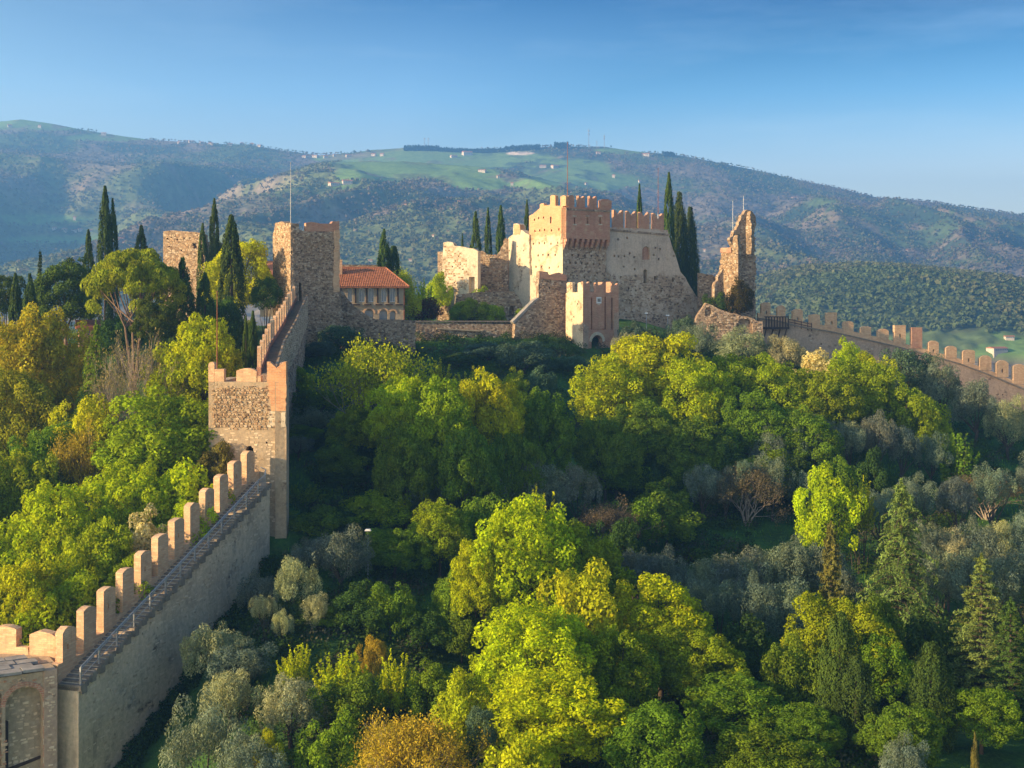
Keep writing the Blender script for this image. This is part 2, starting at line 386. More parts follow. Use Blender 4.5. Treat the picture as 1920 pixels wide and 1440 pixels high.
CT = [gp(487, 1085, 121), gp(420, 1170, 115), gp(300, 1320, 107), gp(200, 1410, 101), gp(100, 1560, 94),
      gp(537, 990, 126), gp(600, 930, 138), gp(600, 710, 178), gp(650, 660, 192), gp(800, 668, 205), gp(980, 655, 210), gp(1100, 662, 214),
      gp(1250, 645, 226), gp(1430, 665, 238), gp(1700, 715, 236), gp(1920, 800, 235), gp(2100, 850, 235),
      gp(1000, 765, 188), gp(1000, 900, 160), gp(1000, 1080, 130), gp(1000, 1330, 105), gp(1000, 1540, 85),
      gp(420, 1290, 102), gp(450, 1420, 93), gp(700, 1330, 98), gp(800, 1480, 87), gp(1400, 1460, 88), gp(1850, 1440, 90), gp(560, 1150, 113), gp(800, 1150, 118), gp(650, 1040, 128), gp(360, 1235, 110.5),
      gp(1400, 1000, 150), gp(1850, 860, 190), gp(1850, 1000, 155), gp(1850, 1300, 112), gp(1850, 1560, 84), gp(1400, 1330, 108), gp(1400, 770, 195),
      (-39, 97, -33), (-50, 110, -32), (-41, 130, -23.5), (-60, 150, -22), (-45, 160, -16), (-60, 185, -8), (-40, 187, -7), (-85, 190, -11), (-31, 160, -14), (-30, 145, -17),
      (-40, 215, -5), (0, 232, -5), (22, 250, -4), (0, 275, -7), (0, 330, -26), (-80, 300, -24), (80, 300, -45), (-80, 230, -9), (60, 262, -22), (95, 262, -33),
      (0, 40, -52), (70, 40, -54), (-70, 40, -54), (0, 0, -62), (-62, 85, -37), (-110, 120, -34), (-110, 190, -18), (130, 180, -38), (130, 110, -44), (-130, 40, -56), (130, 30, -60), (0, -60, -72),
      (-150, 320, -50), (150, 340, -62), (0, 420, -62), (-200, 200, -40), (200, 220, -58), (-200, 60, -60), (200, 60, -66), (0, -150, -80)]
CT = np.array(CT, float)
def _phi(r): return r * r * np.log(r + 1e-6)
_n = len(CT); _K = _phi(np.hypot(CT[:, None, 0] - CT[None, :, 0], CT[:, None, 1] - CT[None, :, 1])) + np.eye(_n) * 2
_P = np.c_[np.ones(_n), CT[:, :2]]
_W = np.linalg.solve(np.block([[_K, _P], [_P.T, np.zeros((3, 3))]]), np.r_[CT[:, 2], 0, 0, 0])
def ground(x, y):
    x = np.asarray(x, float); y = np.asarray(y, float); sh = x.shape; x = x.ravel(); y = y.ravel()
    r = np.hypot(x[:, None] - CT[:, 0], y[:, None] - CT[:, 1])
    z = _phi(r) @ _W[:_n] + _W[_n] + _W[_n + 1] * x + _W[_n + 2] * y
    return z.reshape(sh)
def gz(x, y): return float(ground(np.array([x]), np.array([y]))[0])

def grid_mesh(name, X, Y, Z, mat, col=None, smooth=True):
    h, w = X.shape
    me = bpy.data.meshes.new(name); me.vertices.add(h * w)
    me.vertices.foreach_set('co', np.stack([X, Y, Z], -1).astype('f').ravel())
    i = np.arange(h * w).reshape(h, w); q = np.stack([i[:-1, :-1], i[:-1, 1:], i[1:, 1:], i[1:, :-1]], -1).reshape(-1)
    nf = (h - 1) * (w - 1); me.loops.add(nf * 4); me.loops.foreach_set('vertex_index', q.astype('i'))
    me.polygons.add(nf); me.polygons.foreach_set('loop_start', np.arange(nf, dtype='i') * 4)
    me.polygons.foreach_set('use_smooth', [smooth] * nf)
    if col is not None:
        a = me.color_attributes.new('land', 'FLOAT_COLOR', 'POINT'); a.data.foreach_set('color', np.concatenate([col, np.ones((*col.shape[:-1], 1))], -1).astype('f').ravel())
    me.update(); me.validate(); me.materials.append(mat)
    return me

def ground_mat():
    m, t, b = nodes('grassy_ground'); geo = N(t, 'ShaderNodeNewGeometry').outputs['Position']
    c = mix(t, (.055, .14, .024), (.03, .075, .018), ramp(t, noise(t, geo, .25, 5), (.4, 0), (.6, 1)))
    c = mix(t, c, (.13, .11, .05), ramp(t, noise(t, geo, .12, 6, .7), (.55, 0), (.7, .6)))
    c = mix(t, c, (.10, .18, .03), ramp(t, noise(t, geo, 2.5, 6, .7), (.45, 0), (.7, .7)))
    t.links.new(c, b.inputs['Base Color'])
    bp = N(t, 'ShaderNodeBump'); bp.inputs['Strength'].default_value = .8; bp.inputs['Distance'].default_value = .4
    t.links.new(noise(t, geo, 3.0, 8, .7), bp.inputs['Height']); t.links.new(bp.outputs[0], b.inputs['Normal']); return m
gx, gy = np.meshgrid(np.linspace(-260, 260, 261), np.linspace(-180, 470, 326))
gzz = ground(gx, gy) + (fbm(gx * .12, gy * .12, 4, 3) - .5) * 1.2
gr = link_mesh('hillside_ground', grid_mesh('hillside_ground', gx, gy, gzz, ground_mat())); tag(gr, 'grassy castle hillside under the trees and walls', kind='structure')

# ------------------------------------------------------------------ valley and mountains
def prof(pts, Yc):
    p = np.array(pts, float); return (p[:, 0] - CX) / FPX * Yc, (HZ - p[:, 1]) / FPX * Yc
FAR = [(-700, 330), (-300, 250), (-100, 238), (0, 232), (50, 228), (100, 235), (200, 253), (300, 266), (400, 272), (470, 273), (530, 284), (600, 293), (660, 288), (700, 282), (760, 279), (860, 281), (930, 281), (1000, 279), (1050, 276), (1130, 276), (1200, 286), (1260, 291), (1340, 306), (1450, 326), (1560, 346), (1640, 366), (1750, 379), (1830, 393), (1920, 404), (2200, 440), (2700, 500)]
MID = [(240, 620), (300, 530), (340, 478), (420, 398), (500, 353), (580, 319), (650, 303), (760, 303), (900, 312), (1000, 330), (1100, 356), (1200, 392), (1350, 470), (1500, 560), (1600, 620)]
NEAR = [(1300, 660), (1380, 560), (1420, 525), (1500, 507), (1600, 500), (1680, 503), (1750, 512), (1850, 530), (1920, 545), (2100, 560), (2400, 600)]
def mount(X, Y):
    base = -62 + 20 * fbm(X / 500, Y / 500, 3, 11) + np.clip((Y - 700) / 900, 0, 1) * 25
    hx, hz = prof(FAR, 3300)
    wx = X + (fbm(X / 700, Y / 500, 4, 5) - .5) * 520
    c = np.interp(X, hx, hz)
    t = np.clip((Y - 1750 - 250 * (fbm(X / 600, Y * 0 + 3.3, 3, 8) - .5)) / (3300 - 1750), 0, 1)
    sp_ = 1 - np.abs(2 * fbm(wx / 430, Y / 1500, 3, 21) - 1) * 2.0
    sp2 = 1 - np.abs(2 * fbm(wx / 150, Y / 420, 3, 31) - 1) * 2.0
    amp = np.sin(np.pi * t) ** 1.0 * np.clip((.86 - t) * 3.2, 0, 1)
    far = base + (c - base) * t ** 1.05 + amp * np.clip((c - base) / 400, 0, 1) ** 1.5 * (sp_ * 150 + sp2 * 16 - 85)
    back = np.clip((Y - 3300) / 900, 0, 1); far = far - back * 220
    far = np.where(t <= 0, -999, far)
    mx, mz = prof(MID, 2500); mc = np.interp(X, mx, mz, left=-300, right=-300)
    tm = np.clip((Y - 1250) / 1250, 0, 1); bm_ = np.clip((Y - 2500) / 1500, 0, 1)
    s3 = 1 - np.abs(2 * fbm(wx / 300 + 7, Y / 900, 3, 41) - 1) * 2.0
    s4 = 1 - np.abs(2 * fbm(wx / 100 + 3, Y / 300, 3, 51) - 1) * 2.0
    am = np.sin(np.pi * tm) ** .8
    mid = base + (mc - base) * tm ** .95 * 1.0 + am * (s3 * 75 + s4 * 9 - 44) - bm_ * 260
    mid = np.where(tm <= 0, -999, mid)
    nx, nz = prof(NEAR, 1300); nc = np.interp(X, nx, nz, left=-200, right=-200)
    tn = np.clip((Y - 930) / 370, 0, 1); bn = np.clip((Y - 1300) / 500, 0, 1)
    near = base + 8 + (nc - base - 8) * np.sin(tn * np.pi / 2) + np.sin(np.pi * tn) * (fbm(X / 160, Y / 160, 3, 61) - .5) * 26 - bn * 120
    near = np.where(tn <= 0, -999, near)
    z = np.maximum(np.maximum(base, far), np.maximum(mid, near))
    return z
rows = 400
yy = np.concatenate([np.linspace(330, 900, 60)[:-1], np.geomspace(900, 3400, rows), np.linspace(3430, 4600, 14)])
uu = np.linspace(-1150, 2900, 1000)
U, YY = np.meshgrid((uu - CX) / FPX, yy)
XX = U * np.maximum(YY, 300) * 1.0
ZZ = mount(XX, YY)
ppx = CX + FPX * XX / YY; ppy = HZ - FPX * ZZ / YY
def ell(cx, cy, rx, ry, soft=.35):
    w = (fbm(XX / 90, YY / 90, 3, 71) - .5) * 1.1
    return np.clip((1 - (((ppx - cx) / rx) ** 2 + ((ppy - cy) / ry) ** 2) + w) / soft, 0, 1)
f1 = fbm(XX / 160, YY / 160, 5, 81, .6); f2 = fbm(XX / 60, YY / 60, 4, 91, .6); f3 = fbm(XX / 14, YY / 14, 3, 101, .7)
def mixc(a, b, f): return a * (1 - f[..., None]) + np.array(b) * f[..., None]
col = np.zeros((*XX.shape, 3)) + np.array((.15, .125, .09))
col = mixc(col, (.062, .092, .034), np.clip((f1 - .44) * 9, 0, 1))
col = mixc(col, (.17, .125, .085), np.clip((f2 - .56) * 10, 0, .8))
col = mixc(col, (.025, .045, .025), np.clip((fbm(XX / 110, YY / 130, 4, 111) - .57) * 14, 0, .9))
midm = (YY < 2560) & (YY > 1300) & (ppx < 1450)
col = mixc(col, (.105, .125, .045), midm * np.clip((f1 - .36) * 6, 0, .75))
nearm = (YY > 930) & (YY < 1500) & (ppx > 1350)
col = mixc(col, (.055, .085, .03), nearm * .8)
fld = np.maximum.reduce([ell(790, 308, 170, 34), ell(730, 328, 110, 16), ell(1060, 322, 90, 26), ell(1120, 340, 80, 20), ell(900, 345, 70, 12), ell(950, 296, 110, 10), ell(60, 235, 130, 13), ell(210, 258, 90, 8), ell(640, 298, 60, 8), ell(1010, 345, 60, 12), ell(640, 350, 40, 8), ell(60, 412, 140, 10), ell(100, 450, 120, 8), ell(1170, 283, 60, 6),
     ell(1800, 655, 140, 26) * (YY < 1000), ell(1780, 640, 160, 18) * (YY < 1000)])
fld = fld * np.clip((f2 - .33) * 12, .25, 1)
col = mixc(col, (.115, .19, .055), fld)
col = mixc(col, (.5, .42, .34), ell(975, 288, 30, 4, .2))
fld_soft = np.clip(fld, 0, 1)
cr = vnoise(XX / 7.5, YY / 7.5, 121) * (1 - fld_soft)
ZZ2 = ZZ + np.where(YY > 500, (cr ** 1.5 * 3.5 + (f3 - .5) * 3 * (1 - fld_soft)), 0) * np.clip((3300 - YY) / 200, .25, 1)
col = col * 1.35 * (.62 + .76 * vnoise(XX / 5, YY / 5, 131) * (1 - fld_soft * .7) + fld_soft * .25)[..., None]
mm_, t, b = nodes('wooded_mountain'); ca = N(t, 'ShaderNodeVertexColor'); ca.layer_name = 'land'
geo = N(t, 'ShaderNodeNewGeometry').outputs['Position']
c = mix(t, ca.outputs[0], (1.5, 1.45, 1.3), ramp(t, noise(t, geo, .09, 5, .7), (.45, 0), (.75, 1)), 'MULTIPLY')
c = mix(t, c, (.5, .55, .6), ramp(t, noise(t, geo, .035, 5, .7), (.5, 0), (.7, .8)), 'MULTIPLY')
t.links.new(c, b.inputs['Base Color'])
mo = link_mesh('mountains', grid_mesh('mountains', XX, YY, ZZ2, mm_, col)); tag(mo, 'wooded blue mountain range with green pastures behind the castle', kind='structure')

def ray_hit(px, py, y0=700):
    ys = np.linspace(y0, 3400, 1400); z = mount((px - CX) / FPX * ys, ys); k = np.where(z >= (HZ - py) / FPX * ys)[0]
    Y = ys[k[0]] if len(k) else 3290
    X = (px - CX) / FPX * Y
    return X, Y, float(mount(np.array([X]), np.array([Y]))[0])

# ------------------------------------------------------------------ walls and towers
rng = random.Random(5)
def tail(w, h):    return [(0, 0), (w, 0), (w, h), (w * .86, h * .99), (w * .70, h * .86), (w * .5, h * .70), (w * .3, h * .86), (w * .14, h * .99), (0, h)]
def worn(w, h, r): return [(0, 0), (w, 0), (w * 1.0, h * .9), (w * .86, h * (.97 + r.uniform(-.03, .02))), (w * .62, h * 1.0), (w * .4, h * (1.01 + r.uniform(-.03, .02))), (w * .15, h * .96), (0, h * (.9 + r.uniform(-.04, .03)))]
def dome(w, h, r): return [(0, 0), (w, 0), (w, h * .82), (w * .85, h * .93), (w * .65, h * (1 + r.uniform(-.02, .02))), (w * .35, h * 1.0), (w * .15, h * .93), (0, h * .83)]
def merlon_px(fr, x0, x1, yt, yb, style, mat, parent, o0=-.6, o1=0.0, name='merlon'):
    a = fr.px(x0, yb); b_ = fr.px(x1, yt); w = b_[0] - a[0]; h = b_[1] - a[1]
    out = {'tail': tail(w, h), 'worn': worn(w, h, rng), 'dome': dome(w, h, rng), 'flat': [(0, 0), (w, 0), (w, h), (0, h)]}[style]
    m = MB(); m.prism(fr, [(a[0] + u, a[1] + z) for u, z in out], o0, o1)
    return m.build(name, mat, parent)

def wall(name, fr, out, mat, parent, thick=1.4, front=0.0, cuts=(), label=None):
    """out in (along, height); cuts: (outline, depth)"""
    m = MB(); m.prism(fr, out, front - thick, front); o = m.build(name, mat, parent, label=label)
    if cuts:
        k = MB()
        for c, d in cuts: k.prism(fr, c, front - d, front + .4)
        carve(o, k, parent.location if parent is not None else (0, 0, 0))
    return o
def holes_px(fr, pts, s=.22, d=.6):
    r = []
    for x, y in pts:
        u, z = fr.px(x, y); r.append(([(u - s / 2, z - s / 2), (u + s / 2, z - s / 2), (u + s / 2, z + s / 2), (u - s / 2, z + s / 2)], d))
    return r

# ---- the keep
K = Fp(1055, 236, 35); DL = Vector((math.cos(R(-55)), math.sin(R(-55))))
L0 = K.a - DL * 13.0; FL = F(L0.x, L0.y, -55)          # left, sunlit face ends at the corner
keep = empty('keep_tower', (K.a.x, K.a.y, -6), 'tall square brick keep with broken battlements and a corbelled red upper storey', 'castle tower')
zb = -9.0
def below(fr, x0, x1, z=-10): a = fr.px(x0, 500)[0]; b_ = fr.px(x1, 500)[0]; return a, b_
lt = FL.tr([(992, 405), (1003, 398), (1010, 392), (1022, 385), (1031, 384), (1052, 386)])
ua = FL.px(992, 500)[0]
lo = [(ua, zb), (12.98, zb), (12.98, lt[-1][1])] + ragline(lt[::-1], rng, .6, .10)
cl = holes_px(FL, [(1002, 412), (1010, 409), (1019, 408), (1003, 433), (1012, 432), (1021, 431), (1000, 457), (1011, 456), (1021, 456), (1033, 457), (1009, 479), (1018, 478), (1028, 478), (1041, 478), (1034, 432), (1015, 500), (1030, 502), (1046, 455), (1048, 430), (1005, 500), (1047, 500)], .42)
cl.append((rect_px(FL, 1031, 1034, 406, 419), 1.0))
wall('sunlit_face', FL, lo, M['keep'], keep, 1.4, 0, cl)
m = MB(); a = FL.px(1052, 386)
# the overhanging upper storey also shows its end on the sunlit side
K2 = K.off(1.05)
m.prism(K2, [(0.0, K2.px(1065, 447)[1]), (10.4, K2.px(1065, 447)[1]), (10.4, K2.px(1148, 392)[1] + .2), (0.0, K2.px(1065, 388)[1])], -1.5, 0)
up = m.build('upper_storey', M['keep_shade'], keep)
kk = MB()
for x0, x1 in ((1076, 1079), (1100, 1103), (1124, 1127)): kk.prism(K2, rect_px(K2, x0, x1, 408, 420), -.8, .3)
carve(up, kk, keep.location)
for x0, x1 in ((1074, 1081), (1098, 1105), (1122, 1129)):
    for yt in (404, 420):
        m = MB(); m.prism(K2, rect_px(K2, x0, x1, yt, yt + 2), -.05, .06); m.build('stone_lintel', M['white' if 0 else 'pale'], keep)
# lower body of the shaded side
lo = [(.02, zb), (10.0, zb), (10.0, K.px(1140, 455)[1]), (.02, K.px(1055, 452)[1])]
cr_ = holes_px(K, [(1061 + 12 * i, 478 + i * .4) for i in range(7)] + [(1058 + 11 * i, 492 + i * .5) for i in range(8)] + [(1070, 515), (1096, 520), (1120, 512), (1080, 535), (1108, 530)], .4)
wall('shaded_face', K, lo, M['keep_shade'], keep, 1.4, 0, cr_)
for fr_, u1 in ((K.off(-9.9), 10.4),):
    m = MB(); m.box(fr_, 1.5, u1, -1.2, 0, zb, 15.5); m.build('rear_face', M['keep'], keep)
m = MB(); FR_ = F(*(K.a + K.d * 10.4), -55 + 180); m.box(F(*(K.a + K.d * 10.39), 125), 0.02, 11.0, -1.2, 0, zb, 15.3); m.build('far_side_face', M['keep_shade'], keep)
m = MB(); m.flat(K, [(1.3, -1.3), (9.2, -1.3), (9.2, -10.0), (1.3, -10)], 14.2, 14.5); m.build('roof_terrace', M['slab'], keep)
# corbels under the upper storey: tapered brackets with dark gaps between them
u0 = K.px(1060, 455)[0]; zt = K2.px(1065, 447)[1]
for i in range(9):
    u = .15 + i * 1.22
    m = MB()
    for (h0, h1, o) in ((0, .55, 1.02), (.55, 1.1, .75), (1.1, 1.6, .48), (1.6, 2.0, .22)):
        m.box(K, u, u + .52, -.02, o, zt - h1, zt - h0 - .005)
    m.build('corbel', M['keep_shade'], keep)
# battlements
for x0, x1, yt, yb, st in ((1066, 1077, 366, 388, 'worn'), (1085, 1097, 367.5, 388, 'tail'), (1106, 1119, 368, 389, 'tail'), (1126, 1147, 374, 391, 'dome')):
    merlon_px(K2, x0, x1, yt, yb, st, M['keep_shade'], keep, -.7, -.02)
for x0, x1, yt, yb, st in ((1031.5, 1041, 365, 386, 'worn'), (1050.5, 1061, 366, 387, 'worn'), (1012, 1020, 381, 392, 'worn')):
    merlon_px(FL, x0, x1, yt, yb, st, M['keep'], keep, -.7, -.02)
m = MB(); a = FL.px(1040, 395); m.box(F(*(K2.a + DL * 0.0), -55).off(0), -1.3, -.03, -.7, 0, K2.px(1065, 447)[1], K2.px(1065, 388)[1] - .05); m.build('upper_storey_end', M['keep'], keep)
m = MB(); m.box(K2, 0, 10.4, -.02, .10, K2.px(1065, 392)[1] - .22, K2.px(1065, 392)[1] + .15); m.build('string_course', M['rubble_grey'], keep)

def pole(name, px, y0, y1, Y, mat, label, r=.07, cat='flagpole', base=None):
    X = (px - CX) / FPX * Y; z1 = (HZ - y0) / FPX * Y; z0 = (HZ - y1) / FPX * Y
    e = empty(name, (X, Y, z0), label, cat)
    m = MB(); m.tube([(X, Y, z0 - .8), (X, Y, (z0 + z1) / 2), (X, Y, z1)], [r, r * .8, r * .45], 6); m.build('pole_shaft', mat, e)
    m = MB(); m.tube([(X, Y, z1 - .02), (X, Y, z1 + .12)], [r * 1.1, r * .6], 6); m.build('finial', mat, e)
    m = MB(); m.tube([(X, Y, z0 - .8), (X, Y, z0 + .1)], [r * 2.2, r * 1.8], 8); m.build('socket', M['grey'], e)
pole('flagpole', 1064, 268, 372, 238.5, M['rust'], 'slender flagpole rising from the front corner of the brick keep')
pole('flagpole', 545, 306, 420, 191.2, M['grey'], 'tall thin grey flagpole on top of the square grey stone tower')
pole('flagpole', 407, 548, 712, 127.5, M['rust'], 'rust red flagpole standing on the near lower tower', .075)
pole('flagpole', 1234, 316, 402, 245, M['rust'], 'thin pole above the swallow tailed merlons right of the keep', .06)

# ---- bright wall left of the keep and the ruined enclosure
FB3 = FL.off(.45)
encl = empty('palace_ruin', (FL.a.x, FL.a.y, -6), 'roofless sunlit palace ruin with ragged walls against the left side of the keep', 'castle ruin')
o3 = FB3.tr([(946, 640), (1009, 640), (1009, 520), (993, 515), (992, 440), (984, 436), (976, 431), (975, 441 - 18), (972, 420), (963, 420), (962, 440), (955, 444), (948, 452)])
wall('rendered_wall', FB3, ragged(o3, rng, .7, .12, -6), M['pale'], encl, 1.3, 0, holes_px(FB3, [(955, 470), (970, 462), (960, 500), (975, 520), (966, 540), (982, 470), (985, 500)], .3))
m = MB(); m.prism(FB3, ragged(FB3.tr([(963.5, 440), (975, 440), (976, 432), (975, 421), (964, 421)]), rng, .4, .08), -.9, .1); m.build('chimney_stub', M['keep'], encl)
FB2 = Fp(920, 247, -6)
o2 = FB2.tr([(893, 640), (955, 640), (952, 448), (947, 446), (938, 470), (930, 480), (923, 484), (912, 484), (910, 474), (905, 470), (893, 471)])
wall('recessed_wall', FB2, ragged(o2, rng, .6, .13, -6), M['rubble'], encl, 1.2)
FB1 = Fp(862, 241, -24)
o1 = FB1.tr([(832, 640), (896, 640), (896, 471), (888, 466), (870, 463), (852, 461), (849, 455), (840, 453), (831, 455), (829, 540)])
wall('corner_wall', FB1, ragged(o1, rng, .7, .10, -6), M['keep'] if 0 else M['pale'], encl, 1.2, 0, [(rect_px(FB1, 879, 890, 519, 549), 1.0)] + holes_px(FB1, [(836, 517), (848, 500), (860, 480), (852, 530), (868, 505), (842, 470)], .28))
stones('facing_stones', FB1, ragged(FB1.tr([(830, 550), (878, 550), (878, 480), (850, 465), (831, 458)]), rng, .8, .2), M['stones_warm'], encl, rng, w=(.35, .7), h=(.28, .4), proud=(.02, .07), keep=.45)
stones('facing_stones', FB2, FB2.tr([(897, 552), (944, 552), (944, 478), (897, 476)]), M['stones_warm'], encl, rng, w=(.35, .7), h=(.28, .4), proud=(.03, .09), keep=.8)
m = MB(); m.prism(FB1, FB1.tr([(829, 548), (841, 548), (853, 625), (828, 625)]), .02, .9); m.build('buttress', M['rubble'], encl)
m = MB(); fr_ = F(*(FB1.a + FB1.d * FB1.px(830, 500)[0]), 66); m.box(fr_, .05, 9, -1.1, 0, -9, FB1.px(835, 462)[1] - 1); m.build('return_wall', M['rubble_grey'], encl)

# ---- low garden building in front of it
FG = Fp(905, 233, 8)
gb = empty('garden_retaining_wall', FG.P(0, 0, -6), 'low brown stone wall with a small dark doorway in the castle garden', 'wall')
wall('wall_face', FG, ragged(FG.tr([(846, 640), (992, 640), (985, 590), (972, 556), (964, 547), (930, 546), (884, 549), (855, 553)]), rng, .8, .1, -5), M['rubble'], gb, 1.5, 0, [(arch_px(FG, 955, 964, 573, 592), 1.2)])
stones('facing_stones', FG, FG.tr([(850, 605), (950, 605), (950, 556), (855, 556)]), M['stones_warm'], gb, rng, w=(.35, .8), h=(.25, .4), keep=.7)

# ---- the curtain wing right of the keep
FC = Fp(1140, 243, 30)
wing = empty('curtain_wing', FC.P(0, 0, -6), 'high grey curtain wall with swallow tailed merlons to the right of the keep', 'castle wall')
oc = FC.tr([(1137, 660), (1352, 660), (1345, 600), (1332, 585), (1318, 568), (1306, 556), (1296, 540), (1285, 520), (1276, 510), (1270, 490), (1262, 468), (1254, 441), (1252, 431), (1200, 428), (1137, 425)])
put = [(1152 + 7, 449), (1176, 446), (1152, 480), (1160, 481), (1171, 480), (1181, 475), (1189, 482), (1229, 465), (1238, 467), (1249, 468), (1226, 478), (1235, 486), (1251, 487), (1264, 480), (1218, 543), (1179, 541), (1170, 500), (1222, 560), (1240, 545), (1255, 556), (1270, 570), (1156, 600), (1200, 590), (1245, 600), (1285, 560), (1190, 505), (1164, 520)]
cuts = holes_px(FC, put, .42) + [(arch_px(FC, 1204, 1219, 462, 487), .5), (arch_px(FC, 1206, 1214, 505, 531), 1.1), (rect_px(FC, 1226, 1231, 518, 526), .8), (rect_px(FC, 1260, 1264, 520, 528), .8), (arch_px(FC, 1172, 1186, 561, 584), .5), (arch_px(FC, 1286, 1296, 560, 570), .4)]
wall('wall_body', FC, ragged(oc, rng, 1.2, .12, -6), M['wing'], wing, 1.8, 0, cuts)
m = MB(); m.prism(FC.off(-.5), [(p[0], p[1]) for p in arch_px(FC, 1204.4, 1218.6, 462.6, 487)], .005, .12); m.build('bricked_up_window', M['brick'], wing)
stones('facing_stones', FC, ragged(FC.tr([(1142, 625), (1330, 625), (1300, 560), (1272, 522), (1145, 515)]), rng, 1.5, .5), M['stones_grey'], wing, rng, w=(.35, .8), h=(.25, .42), proud=(.02, .07), keep=.42, holes=[c[0] for c in cuts])
m = MB(); m.prism(FC, FC.tr([(1141, 433), (1255, 442), (1255, 438.5), (1141, 429)]), .004, .14); m.build('string_course', M['rubble_grey'], wing)
for x0, x1, yt, yb in ((1151, 1169, 394, 429), (1176, 1194, 396, 430), (1200, 1218, 398, 433), (1225, 1245, 400, 435)):
    merlon_px(FC, x0, x1, yt, yb, 'tail', M['brick'], wing, -.75, -.02)
FCs = F(*(FC.a + FC.d * (FC.px(1254, 440)[0])), 120)
m = MB(); m.box(FCs, .1, 12, -1.3, 0, -9, 11); m.build('end_wall', M['wing'], wing)

# ---- rough low wall between the wing and the ruined tower
FW = Fp(1330, 241, 4)
lw = empty('rough_outer_wall', FW.P(0, 0, -8), 'low rough rubble wall running from the curtain wing to the ruined tower', 'castle wall')
ow = FW.tr([(1288, 690), (1432, 680), (1430, 603), (1420, 602), (1400, 593), (1370, 587), (1350, 580), (1335, 572), (1324, 568), (1312, 585), (1300, 612), (1292, 645)])
cw = [(arch_px(FW, 1322, 1334, 576, 592), .6), (arch_px(FW, 1380, 1412, 597, 640), .7), (rect_px(FW, 1331, 1341, 612, 624), .5)]
wall('wall_body', FW, ragged(ow, rng, .8, .15, -6), M['rubble_grey'], lw, 1.5, 0, cw)
stones('facing_stones', FW, FW.tr([(1322, 650), (1430, 650), (1428, 606), (1400, 596), (1350, 583), (1324, 570)]), M['stones_grey'], lw, rng, w=(.3, .8), h=(.25, .45), proud=(.05, .16), keep=.85, holes=[c[0] for c in cw])

# ---- ruined tower
FD = Fp(1380, 248, 26)
rt = empty('ruined_tower', FD.P(0, 0, -8), 'broken ruined stone tower with one tall jagged finger of masonry', 'castle tower')
od = FD.tr([(1338, 660), (1417, 660), (1417, 560), (1417, 500), (1415, 452), (1415, 432), (1417, 425), (1416, 404), (1411, 397), (1405, 394), (1397, 396), (1390, 405), (1385, 422), (1375, 438), (1368, 450), (1374, 463), (1370, 480), (1362, 498), (1353, 510), (1346, 520), (1340, 540)])
wall('broken_face', FD, ragged(od, rng, .45, .28, -7), M['rubble_grey'], rt, .95, 0, [(rect_px(FD, 1400, 1407, 430, 445), .8)] + holes_px(FD, [(1389, 455), (1395, 470), (1402, 500), (1380, 530), (1398, 540)], .3))
stones('facing_stones', FD, ragged(FD.tr([(1345, 600), (1413, 600), (1411, 470), (1395, 440), (1384, 455), (1376, 500), (1352, 530)]), rng, 1, .3), M['stones_grey'], rt, rng, w=(.3, .7), h=(.22, .4), proud=(.03, .12), keep=.75)
FDl = Fp(1366, 246, -38)
ol = FDl.tr([(1344, 640), (1384, 640), (1384, 470), (1383, 441), (1378, 441), (1374, 450), (1371, 463), (1360, 464), (1351, 465), (1352, 474), (1349, 500), (1346, 530)])
wall('sunlit_inner_face', FDl, ragged(ol, rng, .5, .15, -7), M['rubble'], rt, 1.2)
stones('facing_stones', FDl, FDl.tr([(1348, 530), (1380, 530), (1380, 470), (1372, 468), (1352, 470)]), M['stones_warm'], rt, rng, w=(.3, .6), h=(.22, .36), keep=.8)
m = MB(); m.prism(FDl, ragged(FDl.tr([(1351, 474), (1372, 474), (1371, 464), (1352, 465)]), rng, .4, .06), .004, .2); m.build('brick_cap', M['brick'], rt)
FDs = F(*(FD.a + FD.d * (FD.px(1398, 440)[0])), -35)
o_ = [(0, 8), (1.2, 8), (1.3, 13), (1.0, FD.px(1405, 396)[1]), (.4, FD.px(1405, 398)[1]), (-.1, 13)]
m = MB(); m.prism(FDs, ragged(o_, rng, .4, .16), -.8, .1); m.build('masonry_finger', M['rubble'], rt)
m = MB(); m.box(F(*(FD.a + FD.d * FD.px(1416, 500)[0]), 116), .1, 8, -1.2, 0, -9, 4); m.build('side_face', M['rubble_grey'], rt)
# aerials on it
for px, y0, y1, lab in ((1374, 378, 432, 'slim white aerial mast left of the broken tower finger'), (1394, 368, 400, 'short white aerial mast on the tip of the broken tower')):
    pole('aerial_mast', px, y0, y1, 251, M['white'], lab, .05, 'aerial')
X, Y = (1385 - CX) / FPX * 250, 250
for (px, py, r, lab) in ((1381, 409, .45, 'lower white dish antenna beside the ruined tower'), (1386, 403, .35, 'upper white dish antenna beside the ruined tower')):
    x = (px - CX) / FPX * Y; z = (HZ - py) / FPX * Y
    e = empty('dish_antenna', (x, Y, z), lab, 'antenna')
    m = MB(); vs_ = []; k = 12
    for rr, dd in ((.05, .18), (.6, .1), (1, 0)):
        vs_ += [(x - dd * r * 1.5 - .0, Y - dd * 0 + rr * r * math.cos(2 * math.pi * j / k), z + rr * r * math.sin(2 * math.pi * j / k)) for j in range(k)]
    vs_ = [(x + (vx - x) * .5 + (vy - Y) * .75, Y - (vx - x) * -.8 + (vy - Y) * .6, vz) for vx, vy, vz in vs_]
    m.add(vs_, [(i * k + j, i * k + (j + 1) % k, (i + 1) * k + (j + 1) % k, (i + 1) * k + j) for i in range(2) for j in range(k)] + [tuple(range(k))])
    m.build('dish', M['white'], e); m = MB(); m.tube([(x, Y + .1, z), (x + .3, Y + .2, z - 4.0)], .04, 5); m.build('bracket_pole', M['grey'], e)

